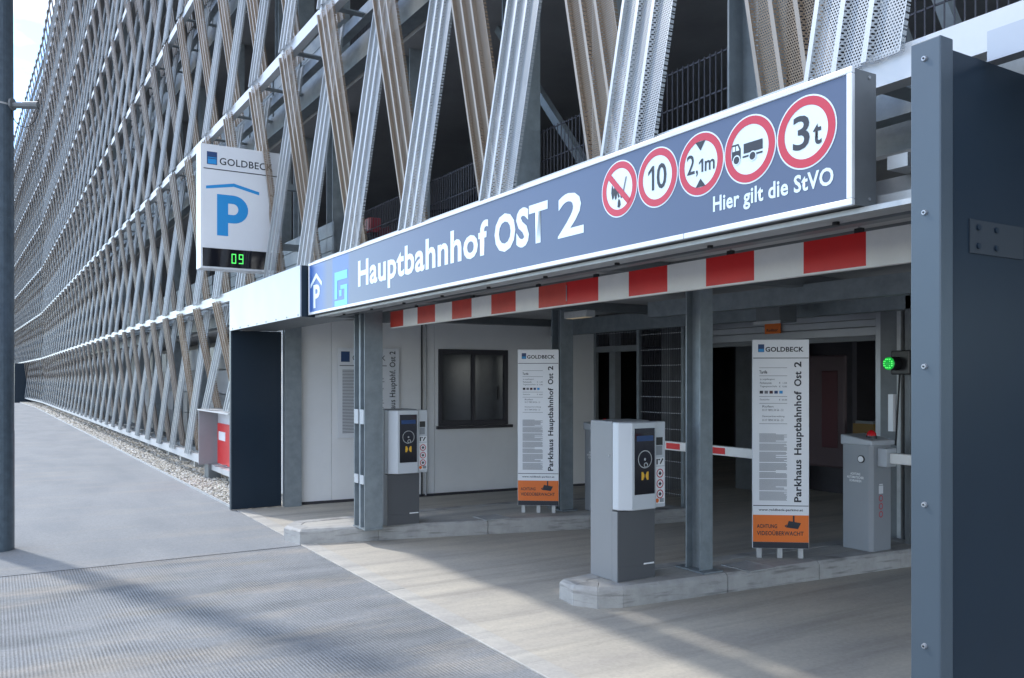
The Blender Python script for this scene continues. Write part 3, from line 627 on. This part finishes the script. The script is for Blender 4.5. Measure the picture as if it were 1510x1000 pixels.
# local: wall runs along +Y from the base corner, its face looks to +X
for i, (y0, y1) in enumerate(((0,.42), (.424,1.90), (1.904,4.6))):
    if i < 2: box('wall_panel', -.10, 0, y0, y1, 0, 2.44, M['white_wall'], hut, bevel=.003)
WY0, WY1, WZ0, WZ1 = 1.955, 3.06, .985, 2.075
box('wall_panel', -.10, 0, 1.904, WY0, 0, 2.44, M['white_wall'], hut)
box('wall_panel', -.10, 0, WY1, 4.6, 0, 2.44, M['white_wall'], hut)
box('wall_panel', -.10, 0, WY0+.0005, WY1-.0005, 0, WZ0, M['white_wall'], hut)
box('wall_panel', -.10, 0, WY0+.0005, WY1-.0005, WZ1, 2.44, M['white_wall'], hut)
box('wall_panel', -2.6, -.102, 0, .1, 0, 2.44, M['white_wall'], hut)
box('base_trim', 0, .012, 0, 4.6, 0, .035, M['win_frame'], hut)
box('roof_panel', -2.6, .05, 0, 4.6, 2.4405, 2.50, M['soffit'], hut)
win = MB()
win.box(-.06,.02,WY0,WY0+.06,WZ0,WZ1); win.box(-.06,.02,WY1-.06,WY1,WZ0,WZ1); win.box(-.06,.02,WY0+.06,WY1-.06,WZ1-.07,WZ1); win.box(-.06,.02,WY0+.06,WY1-.06,WZ0,WZ0+.07)
wo = win.build('window', M['win_frame'], hut, bevel=.004)
ym = (WY0+WY1)/2
box('pane', -.035, -.028, WY0+.06, ym-.02, WZ0+.07, WZ1-.07, M['win_glass'], wo); box('pane', -.022, -.015, ym+.02, WY1-.06, WZ0+.07, WZ1-.07, M['win_glass'], wo)
box('mullion', -.045, .012, ym-.0199, ym+.0199, WZ0+.0701, WZ1-.0701, M['win_frame'], wo); box('sill', .0, .06, WY0-.03, WY1+.06, WZ0-.045, WZ0-.003, M['win_frame'], wo)
box('handle', -.01, .006, WY1-.16, WY1-.14, 1.35, 1.55, M['black'], wo)
for y in (1.70, 1.76): MB().tube((.02,y,.02), (.02,y,2.44), .012, 8).build('conduit', M['rubber'] if y < 1.73 else M['alu_dull'], hut)
# notice board on the hut wall
nb = thing('notice_board', 'pale regulations board fixed to the white hut wall', 'notice board', (-10.92, 3.42, 0), RH)
box('panel', .012, .026, .50, 1.36, .86, 2.07, M['board'], nb)
PN = Plane((.026,0,0), (0,1,0))
m_ = MB(); PN.rect(m_, .54, .66, 1.88, 2.02, .001); m_.build('logo_square', M['logo_blue'], nb)
text(PN, 'GOLDBECK', .70, 1.16, 1.90, 1.97, .001, M['ink'], nb, bold=.012)
m_ = MB(); PN.rect(m_, .52, 1.18, 1.825, 1.835, .001); m_.build('header_line', M['ink'], nb)
text(PN, 'Parkhaus Hauptbhf. Ost 2', 1.22, 1.33, 1.02, 2.03, .001, M['ink'], nb, vert=True, bold=.012)
m_ = MB()
for i in range(44):
    z = 1.77-i*.0195
    for c0 in (.56, .88): PN.rect(m_, c0, c0+.27*rnd.uniform(.75,1), z-.006, z+.004, .001)
m_.build('small_print', M['grey_ink'], nb)
# ------------------------------------------------------------------ traffic islands
def island(name, label, pts, z=.15):
    n = len(pts); cxy = Vector((sum(p[0] for p in pts)/n, sum(p[1] for p in pts)/n))
    o = thing(name, label, 'traffic island', (pts[0][0], pts[0][1], 0))
    def ins(p, d): v = (cxy-Vector(p)); return Vector(p)+v.normalized()*d
    # kerb stones along the edge, each its own block
    def off(i, d):
        a, b, c = Vector(pts[i-1]), Vector(pts[i]), Vector(pts[(i+1) % n])
        n1 = (b-a).normalized(); n1 = Vector((-n1.y, n1.x)); n2 = (c-b).normalized(); n2 = Vector((-n2.y, n2.x)); m = (n1+n2).normalized()
        return b+m*(d/max(.5, m.dot(n1)))
    lo = Matrix.Translation((-pts[0][0], -pts[0][1], 0))
    def put(mb, nm, mt, **k): q = mb.build(nm, mt, o, **k); q.matrix_parent_inverse = lo; return q
    for i in range(n):
        j = (i+1) % n; a, b = Vector(pts[i]), Vector(pts[j]); ai, bi = off(i, .16), off(j, .16); at, bt = off(i, .025), off(j, .025)
        ln = (b-a).length; k = max(1, round(ln/1.0))
        for q in range(k):
            f0, f1 = q/k+(.003/ln if q else 0), (q+1)/k-(.003/ln if q < k-1 else 0)
            A, B, Ai, Bi, At, Bt = a.lerp(b,f0), a.lerp(b,f1), ai.lerp(bi,f0), ai.lerp(bi,f1), at.lerp(bt,f0), at.lerp(bt,f1)
            mb = MB(); mb.add([(*A,-.02),(*B,-.02),(*B,z-.025),(*A,z-.025),(*At,z),(*Bt,z),(*Bi,z),(*Ai,z),(*Ai,-.02),(*Bi,-.02)],
                              [(0,1,2,3),(3,2,5,4),(4,5,6,7),(7,6,9,8),(0,3,4,7,8),(1,9,6,5,2)])
            put(mb, 'kerb_stone', M['kerb'], bevel=.006)
    inner = [tuple(off(i, .163)) for i in range(n)]
    put(MB().prism(inner, .0, z-.003), 'concrete_fill', M['strip'])
    return o, put
i1, put1 = island('traffic_island', 'raised concrete kerb island at left carrying the first ticket machine',
    [(-8.87,2.70),(-8.62,2.53),(-8.30,2.60),(-8.11,3.36),(-7.52,5.6),(-7.3,6.9),(-8.6,6.9),(-8.9,5.2)])
i2, put2 = island('traffic_island', 'raised concrete kerb island in the middle carrying the second ticket machine',
    [(-5.30,3.95),(-5.245,3.62),(-5.03,3.60),(-4.87,3.70),(-4.80,3.88),(-4.545,6.75),(-4.50,7.3),(-5.15,7.3)])
def grate(put, x, y):
    mb = MB(); w_ = .30
    mb.box(x-w_/2, x+w_/2, y-w_/2, y-w_/2+.02, .148, .156); mb.box(x-w_/2, x+w_/2, y+w_/2-.02, y+w_/2, .148, .156)
    for q in range(11): mb.box(x-w_/2+q*.028, x-w_/2+q*.028+.014, y-w_/2+.02, y+w_/2-.02, .148, .1555)
    put(mb, 'cable_cover', M['alu_dull'])
grate(put2, -4.80, 5.15); grate(put1, -7.95, 4.6)
# ------------------------------------------------------------------ ticket machines
def ticket(loc, label):
    t = thing('ticket_machine', label, 'ticket machine', loc, 0, 'ticket machines on the islands')
    # local origin: street-side lane corner of the pedestal; +Y along the lane, -X away from the lane
    box('pedestal', -.0655, -.006, .001, .359, 0, .52, M['terminal'], t)
    box('pedestal_front', -.0058, .0, .004, .356, .004, .52, M['terminal_dark'], t)
    box('kick_panel', .0002, .003, .004, .356, .004, .105, M['terminal_dark'], t)
    box('type_plate', .0032, .005, .245, .345, .108, .119, M['white'], t)
    box('cabinet', -.335, -.066, 0, .36, 0, 1.186, M['terminal'], t, bevel=.006)
    hd = MB().prism([(-.064,-.001),(.0,.004),(.062,.088),(.062,.315),(.05,.325),(-.064,.325)], .53, 1.18).build('housing', M['terminal_light'], t, bevel=.008)
    box('side_panel', -.064, .022, .327, .442, .53, 1.178, M['terminal_light'], t, bevel=.006)
    PT = Plane((.062,0,0), (0,1,0))
    box('screen', .0622, .0665, .108, .300, .645, 1.135, M['glass_black'], t, bevel=.002)
    m_ = MB(); PT.ring(m_, .204, .905, .060, .067, .0055, 36); PT.ring(m_, .204, .905, .0, .010, .0055, 16); PT.ring(m_, .212, .862, .012, .020, .0055, 20); m_.build('button_ring', M['alu_dull'], t)
    m_ = MB(); PT.rect(m_, .125, .285, 1.04, 1.08, .0052); m_.build('display_line', M['logo_blue'], t)
    m_ = MB()
    for sg_ in (-1, 1):
        PT.poly(m_, [(.204+sg_*.006,.790),(.204+sg_*.018,.812),(.204+sg_*.034,.812),(.204+sg_*.034,.752),(.204+sg_*.018,.752),(.204+sg_*.006,.774)][::sg_], .0055)
    m_.build('contactless_mark', M['amber'], t)
    PS = Plane((.022,0,0), (0,1,0))
    m_ = MB(); PS.rect(m_, .35, .415, 1.00, 1.06, .001); m_.build('ticket_slot', M['black'], t)
    m_ = MB(); PS.rect(m_, .35, .41, .925, .995, .001); m_.build('slot_lip', M['barrier'], t)
    m_ = MB(); PS.rect(m_, .345, .432, .845, .905, .001); st = m_.build('sticker', M['white'], t)
    m_ = MB(); PS.rect(m_, .352, .366, .855, .897, .002); PS.poly(m_, [(.385,.86),(.395,.855),(.422,.895),(.41,.90)], .002); PS.rect(m_, .37, .388, .886, .896, .002); m_.build('sticker_mark', M['ink'], st)
    m_ = MB(); PS.rect(m_, .340, .436, .560, .838, .0008); m_.build('sticker', M['white'], t)
    for z in (.787, .708, .630):
        m_ = MB(); PS.ring(m_, .388, z, .026, .034, .0016, 24); r_ = m_.build('prohibition_ring', M['sign_red'], t)
        m_ = MB(); PS.rect(m_, .381, .395, z-.014, z+.014, .0017); PS.rect(m_, .374, .402, z-.006, z+.005, .0019); m_.build('pictogram', M['ink'], r_)
    m_ = MB(); PS.disc(m_, .360, .582, .017, .0018, 18); m_.build('round_sticker', M['orange'], t)
    m_ = MB(); PS.rect(m_, .385, .425, .568, .598, .0018); m_.build('sticker', M['barrier'], t)
    MB().tube((-.10,-.004,.93), (-.10,.0,.93), .009, 10).build('lock', M['alu'], t)
    return t
ticket((-8.03,3.42,.15), 'ticket machine beside the left steel column in front of the hut')
ticket((-4.915,3.915,.15), 'tall ticket machine on the near middle island')
# ------------------------------------------------------------------ tariff boards
def tariff(x, y, label):
    o = thing('tariff_board', label, 'information board', (x, y, .15), math.atan2(.80,.60), 'tariff boards')
    W = .23
    box('panel', -W, W, 0, .03, .085, 1.83, M['board'], o, bevel=.004)
    PT = Plane((0,0,0), (1,0,0)); h = .0012
    for xx_ in (-.17, .0, .17): box('leg', xx_-.02, xx_+.02, .031, .065, 0, .75, M['alu_dull'], o)
    m_ = MB(); PT.rect(m_, -W+.003, W-.003, .14, .365, h); op = m_.build('orange_panel', M['orange'], o)
    m_ = MB(); PT.rect(m_, -W+.003, W-.003, .088, .1395, h); m_.build('dark_strip', M['ink'], o)
    text(PT, 'ACHTUNG', -.195, -.03, .255, .288, h+.001, M['ink'], op, bold=.02); text(PT, 'VIDEOÜBERWACHT', -.195, .185, .195, .238, h+.001, M['ink'], op, bold=.02)
    m_ = MB(); PT.poly(m_, [(.045,.262),(.14,.250),(.165,.30),(.065,.318)], h+.001); PT.rect(m_, .098, .112, .31, .362, h+.0012); PT.poly(m_, [(.03,.275),(.045,.262),(.05,.29)], h+.001); m_.build('camera_mark', M['ink'], op)
    for z in (1.672, .44):
        m_ = MB(); PT.rect(m_, -W+.005, W-.005, z, z+.006, h); m_.build('rule', M['ink'], o)
    m_ = MB(); PT.rect(m_, -.185, -.135, 1.725, 1.79, h); lg = m_.build('logo_square', M['logo_blue'], o)
    m_ = MB(); PT.rect(m_, -.182, -.138, 1.728, 1.752, h+.001); m_.build('logo_mark', M['p_blue'], lg)
    text(PT, 'GOLDBECK', -.125, .185, 1.727, 1.768, h, M['ink'], o, bold=.03)
    for wd_, a1_, b0_, b1_ in (('Parkhaus', .168, .475, .828), ('Hauptbahnhof', .186, .868, 1.400), ('Ost', .168, 1.440, 1.563), ('2', .167, 1.598, 1.645)):
        text(PT, wd_, .108, a1_, b0_, b1_, h, M['ink'], o, vert=True, bold=.026)
    text(PT, 'www.goldbeck-parking.at', -.18, .18, .393, .418, h, M['ink'], o, bold=.02)
    text(PT, 'Tarife', -.175, -.11, 1.545, 1.572, h, M['ink'], o, bold=.02)
    m_ = MB()
    for z in (1.592, 1.525, 1.352, 1.295, 1.125): PT.rect(m_, -.175, .052, z, z+.0035, h)
    m_.build('rule', M['grey_ink'], o)
    for tx, a1, z in (('je angefangene', -.05, 1.488), ('Parkstunde', -.075, 1.458), ('Tagespauschale', -.03, 1.428), ('Dauerparker', -.09, 1.318), ('Rufen', -.06, 1.262), ('0117 7892 34 56 - 21', .02, 1.232), ('Dauerparkverwaltung', .03, 1.178), ('0117 7894 34 56 - 21', .02, 1.148)):
        text(PT, tx, -.17 if z > 1.3 else -.15, a1, z, z+.018, h, M['grey_ink'], o, bold=.012)
    for tx, z in (('€  1,50', 1.458), ('€  9,00', 1.428), ('€  60,00', 1.318)): text(PT, tx, -.015, .05, z, z+.017, h, M['grey_ink'], o, bold=.012)
    for i, cm in enumerate(('ink','grey_ink','dark_red','logo_blue','p_blue')):
        m_ = MB(); PT.rect(m_, -.172+i*.040, -.172+i*.040+.028, 1.378, 1.402, h); m_.build('card_mark', M[cm], o)
    m_ = MB(); g_ = random.Random(5)
    for i in range(66):
        z = 1.04-i*.0085
        if i in (9, 17, 28, 37, 44, 56): continue
        PT.rect(m_, -.175, -.175+.225*g_.choice((1,1,1,.97,.6,.9)), z, z+.0042, h)
    m_.build('small_print', M['grey_ink'], o)
    return o
tariff(-7.93, 5.19, 'tall tariff board in front of the left hut window column')
tariff(-4.864, 5.60, 'tall tariff board on the middle island before the roller shutter')
# ------------------------------------------------------------------ barriers
def barrier(loc, label, x_end):
    o = thing('barrier_gate', label, 'barrier', loc, 0, 'barrier gates')
    MB().prism([(-.29,0),(-.03,0),(0,.03),(0,.27),(-.03,.30),(-.29,.30)], 0, .93).build('cabinet', M['barrier'], o, bevel=.006)
    mb = MB(); v = [(-.305,-.015,.92),(.012,-.015,.92),(.012,.315,.92),(-.305,.315,.92),(-.305,-.015,1.01),(.012,-.015,.965),(.012,.315,.965),(-.305,.315,1.01)]
    mb.add(v, [(0,3,2,1),(4,5,6,7),(0,1,5,4),(1,2,6,5),(2,3,7,6),(3,0,4,7)]).build('cap', M['barrier_cap'], o, bevel=.012)
    MB().tube((-.10,.14,.97), (-.10,.14,1.0), .045, 16).build('beacon_base', M['black'], o); MB().dome((-.10,.14,1.0), .042, hs=1.2).build('beacon', M['red_glass'], o, smooth=True)
    lk = MB().tube((-.10,-.008,.80), (-.10,.0,.80), .034, 18).build('lock', M['black'], o); MB().tube((-.10,-.012,.80), (-.10,-.0085,.80), .026, 18).build('lock_face', M['white'], lk)
    PT = Plane((0,0,0), (1,0,0))
    for tx, z, a0_, a1_ in (('ACHTUNG', .655, -.21, -.11), ('AUTOMATISCHER', .625, -.245, -.075), ('SCHRANKEN', .595, -.22, -.10)):
        text(PT, tx, a0_, a1_, z, z+.022, .0012, M['white'], o, bold=.03)
    PS = Plane((0,0,0), (0,1,0))
    m_ = MB(); PS.rect(m_, .10, .16, .50, .57, .001); PS.rect(m_, .105, .155, .575, .585, .0012); m_.build('sticker', M['board'], o)
    for z in (.46, .39, .32):
        m_ = MB(); PS.ring(m_, .13, z, .020, .028, .0012, 22); m_.build('prohibition_ring', M['sign_red'], o)
    box('boom_mount', .0005, .09, .08, .22, .74, .90, M['barrier_cap'], o, bevel=.006)
    ln = x_end-loc[0]; bo = box('boom', .0905, ln, .12, .17, .77, .86, M['bar_white'], o, bevel=.008)
    n_ = int((ln-.3)/.6)
    for i in range(n_+1): box('red_band', .34+i*.62, .34+i*.62+.20, .1165, .1735, .785, .845, M['red'], bo)
    return o
barrier((-7.58,5.79,.15), 'grey barrier gate half hidden behind the near ticket machine', -5.22)
barrier((-4.63,6.47,.15), 'grey barrier gate with red beacon beside the roller shutter', -1.9)
# ------------------------------------------------------------------ roller shutter
rs = thing('roller_shutter', 'half rolled steel shutter over the dark doorway', 'roller shutter', (-6.4, 7.5, 0))
def rp(o): o.parent = rs; o.matrix_parent_inverse = Matrix.Translation((-6.4,7.5,0)).inverted(); return o
for i, (z0, z1, y) in enumerate(((2.085,2.175,7.50), (2.178,2.25,7.515), (2.253,2.355,7.50), (2.358,2.43,7.47))):
    rp(box('shutter_slat', -7.62, -5.30, y, y+.05, z0, z1, M['rail_grey'] if i % 2 else M['alu'], bevel=.006))
rp(box('bottom_rail', -7.62, -5.30, 7.49, 7.56, 2.035, 2.0845, M['steel_dark']))
for x in (-7.70, -5.295): rp(box('guide_rail', x, x+.075, 7.46, 7.56, 0, 2.46, M['alu'], bevel=.004))
rp(box('guide_post', -5.21, -5.03, 7.42, 7.56, 0, 2.5, M['steel_dark'])); rp(box('guide_trim', -5.02, -4.98, 7.40, 7.5, 0, 2.5, M['alu_dull']))
rp(box('guide_post', -4.95, -4.75, 7.42, 7.56, 0, 2.5, M['steel_dark'])); rp(box('guide_trim', -4.745, -4.72, 7.40, 7.5, 0, 2.5, M['alu_dull']))
rp(box('drive_box', -6.05, -5.75, 6.6, 6.85, 2.22, 2.45, M['steel_dark'])); rp(box('drive_plate', -6.07, -5.73, 6.585, 6.5995, 2.20, 2.23, M['alu_dull']))
ow = thing('warning_plate', 'small orange warning plate on the shutter header', 'sign', (-6.62,7.46,2.18))
box('plate', -.10, .12, .012, .026, -.02, .155, M['orange'], ow)
PW = Plane((0,.012,0), (1,0,0))
text(PW, 'Achtung!', -.08, .08, .10, .13, .001, M['ink'], ow, bold=.02); text(PW, 'Rolltor', -.07, .09, .005, .035, .001, M['ink'], ow, bold=.02)
# ------------------------------------------------------------------ signal light
tl = thing('signal_light', 'green signal lamp on a black housing beside the shutter', 'signal light', (-4.78,7.0,1.79))
MB().box(-.03,.15,.0,.12,-.10,.12).build('housing', M['black'], tl, bevel=.01)
MB().tube((.02,-.10,0), (.02,.0,0), .062, 20).build('visor', M['black'], tl)
mb = MB(); n_ = 24; mb.add([(0.02+.058*math.cos(2*math.pi*i/n_), -.102, .058*math.sin(2*math.pi*i/n_)) for i in range(n_)]+[(.02,-.135,0)], [(i,(i+1)%n_,n_) for i in range(n_)]).build('lens', M['green_lens'], tl, smooth=True)
mb = MB()
for i in range(7):
    for j in range(7):
        a_, b_ = (i-3)*.019, (j-3)*.019
        if a_*a_+b_*b_ < .0026: mb.tube((.02+a_,-.118+.25*(a_*a_+b_*b_)**.5*.9,b_), (.02+a_,-.126+.25*(a_*a_+b_*b_)**.5*.9,b_), .006, 6)
mb.build('led_grid', M['led'], tl)
MB().box(.05,.10,.10,.14,-1.79,.62).build('mount_post', M['steel_dark'], tl)
MB().tube((.02,.06,-.1), (-.02,.06,-.75), .008, 8).build('cable', M['rubber'], tl)
MB().box(-.07,-.02,.02,.07,-.62,-.28).build('key_switch', M['board'], tl)
# ------------------------------------------------------------------ wire mesh fence between lanes
mf = thing('mesh_fence', 'tall dark wire mesh screen between the two lanes', 'fence', (-8.5,7.2,0))
def mp_(o): o.parent = mf; o.matrix_parent_inverse = Matrix.Translation((-8.5,7.2,0)).inverted(); return o
for x in (-9.55, -8.62, -7.78): mp_(box('post', x, x+.045, 7.18, 7.23, 0, 2.54, M['steel'] if x > -9 else M['steel_dark']))
mp_(box('cross_rail', -9.505, -8.621, 7.185, 7.225, 2.02, 2.10, M['steel_dark'])); mp_(box('door_post', -9.35, -9.22, 7.3, 7.4, 0, 2.5, M['steel_dark']))
wv = MB()
for i in range(24): x = -8.56+i*.033; wv.box(x, x+.005, 7.20, 7.205, .2, 2.45)
for i in range(26): x = -9.5+i*.034; wv.box(x, x+.005, 7.20, 7.205, 2.105, 2.45)
mp_(wv.build('wire', M['mesh_dark'], kind='stuff'))
for i in range(12): mp_(box('wire_bar', -8.574, -7.781, 7.206, 7.212, .22+i*.2, .228+i*.2, M['mesh_wire']))
mp_(box('wire_bar', -9.504, -8.621, 7.206, 7.212, 2.27, 2.276, M['mesh_wire']))
# things inside the dark doorway
dr = thing('interior_door', 'pale rose door panel with dark red oval inside the doorway', 'door', (-7.25,8.85,0))
MB().prism([(-.2,0),(.55,0),(.55,.06),(-.2,.06)], .55, 1.95).build('leaf', M['pale_door'], dr, bevel=.05)
MB().box(.22,.45,-.012,-.001,.8,1.75).build('oval_panel', M['dark_red'], dr, bevel=.1)
yb = thing('safety_post', 'yellow guard post deep inside the dark doorway', 'bollard', (-6.55,8.8,0))
for z in (.75, .98): MB().box(0,.28,0,.12,z,z+.14).build('band', M['yellow'], yb)
MB().box(.02,.26,.02,.10,0,1.15).build('post', M['steel_dark'], yb)
pn = box('posted_notice', -6.55, -6.27, 10.4, 10.42, 1.35, 1.75, M['mauve']); tag(pn, 'small posted notice on the wall inside the doorway', 'notice')
# ceiling lamp strip above the mesh
cl = thing('ceiling_lamp', 'long perforated ceiling lamp above the mesh screen', 'lamp', (-7.3,5.3,2.3))
MB().box(-.2,.2,-.06,.06,0,.07).build('case', M['alu_dull'], cl, bevel=.006)
mb = MB()
for i in range(10): mb.box(-.18+i*.036, -.165+i*.036, -.045, .045, -.004, -.0005)
mb.build('lamp_slot', M['lamp_warm'], cl)
# ------------------------------------------------------------------ hydrant niche left of the portal
fb = thing('hydrant_cabinet', 'grey niche with red hydrant door beside the portal', 'cabinet', (-14.5,2.9,0))
def fp(o): o.parent = fb; o.matrix_parent_inverse = Matrix.Translation((-14.5,2.9,0)).inverted(); return o
fp(box('side_panel', -14.53, -14.5, 2.86, 3.16, .25, 1.14, M['mauve'])); fp(box('back_panel', -14.5, -12.4, 3.165, 3.19, .25, 1.10, M['board'])); fp(box('top_rim', -14.54, -12.4, 2.84, 3.20, 1.141, 1.16, M['rail']))
fp(box('base_block', -14.75, -14.45, 3.0, 3.2, 0, .245, M['steel_dark']))
dd = fp(box('door', -14.42, -13.2, 3.135, 3.163, .27, .93, M['red'], bevel=.006))
o_ = box('door_label', -14.30, -13.85, 3.129, 3.1345, .66, .80, M['white']); o_.parent = dd
fp(box('sill', -14.45, -13.1, 3.05, 3.16, .16, .248, M['rail']))
# ------------------------------------------------------------------ far exit portal
xp = thing('exit_portal', 'dark navy box frame at the far end of the facade', 'entrance frame', (-69.2,1.75,0), R(1.7))
box('frame_block', -.9, .9, -.55, 1.6, 0, 2.75, M['navy'], xp); box('wing_wall', -8, -.91, .1, .5, 0, 2.3, M['navy'], xp)
# ------------------------------------------------------------------ street pole
po = thing('street_pole', 'thick galvanised street pole cut by the left picture edge', 'pole', (-9.57,.02,0))
MB().tube((0,0,-.1), (0,0,3.2), .150, 32).build('pole', M['pole'], po)
MB().tube((0,0,3.201), (0,0,11), .149, 32, r2=.12).build('pole_upper', M['pole'], po)
MB().tube((0,0,.0), (0,0,1.15), .1525, 32).build('sleeve', M['pole'], po)
MB().tube((0,0,4.28), (0,0,4.296), .149, 32).build('band_clamp', M['alu_dull'], po)
am = MB(); cr_ = Vector((.5215,.853,0)); a_ = cr_*.145
am.tube((*a_.xy,4.30), (*(a_+cr_*.02).xy,4.30), .06, 10).tube((*(a_+cr_*.02).xy,4.29), (*(a_+cr_*.12).xy,4.29), .030, 10).tube((*(a_+cr_*.12).xy,4.29), (*(a_+cr_*.26).xy,4.29), .036, 10)
am.build('camera_arm', M['steel_dark'], po)
lp = MB(); pts = [a_+cr_*(.13+.13*math.cos(t))+Vector((0,0,4.27-.19*abs(math.sin(t))-.0)) for t in [math.pi*i/14 for i in range(15)]]
for q in range(14): lp.tube(pts[q], pts[q+1], .004, 6)
lp.build('cable_loop', M['rubber'], po)
# ------------------------------------------------------------------ cars parked on the upper deck
def car(loc, rz, label):
    o = thing('parked_car', label, 'car', loc, rz, 'cars on the first deck')
    prof = [(0,.30),(0,.72),(.12,.92),(.55,1.0),(1.05,1.42),(2.3,1.46),(3.0,1.02),(3.9,.88),(4.15,.70),(4.2,.32)]
    mb = MB(); n = len(prof); v = []
    for y, k in ((-.86,0),(-.78,1),(.78,1),(.86,0)): v += [(x, y*(.86 if z > 1.05 else 1), z) for x, z in prof]
    f = []
    for s_ in range(3): f += [(s_*n+i, s_*n+(i+1)%n, (s_+1)*n+(i+1)%n, (s_+1)*n+i) for i in range(n)]
    mb.add(v, f+[tuple(range(n-1,-1,-1)), tuple(range(3*n,4*n))]).build('body', M['car_paint'], o, bevel=.03)
    for s_ in (-1, 1): MB().box(-.03,.14,s_*.68-.12,s_*.68+.12,.86,1.06).build('tail_light', M['tail_red'], o, bevel=.02)
    for s_ in (-1, 1): MB().box(4.0,4.19,s_*.62-.17,s_*.62+.17,.62,.76).build('headlight', M['board'], o, bevel=.02)
    MB().box(-.03,-.012,-.26,.26,.50,.61).build('number_plate', M['white'], o)
    MB().box(-.05,.1,-.84,.84,.32,.46).build('bumper', M['black'], o, bevel=.02)
    for x in (.75, 3.4):
        for s_ in (-1, 1):
            w_ = MB().tube((x,s_*.70,.31), (x,s_*.87,.31), .31, 20).build('wheel', M['rubber'], o); MB().tube((x,s_*.872,.31), (x,s_*.880,.31), .19, 16).build('rim', M['alu_dull'], w_)
    return o
car((-10.02,4.28,2.745), R(90), 'dark car with red tail lights glimpsed on the first deck')
car((-7.2,8.9,2.745), R(-90), 'dark car on the first deck behind the guard mesh')
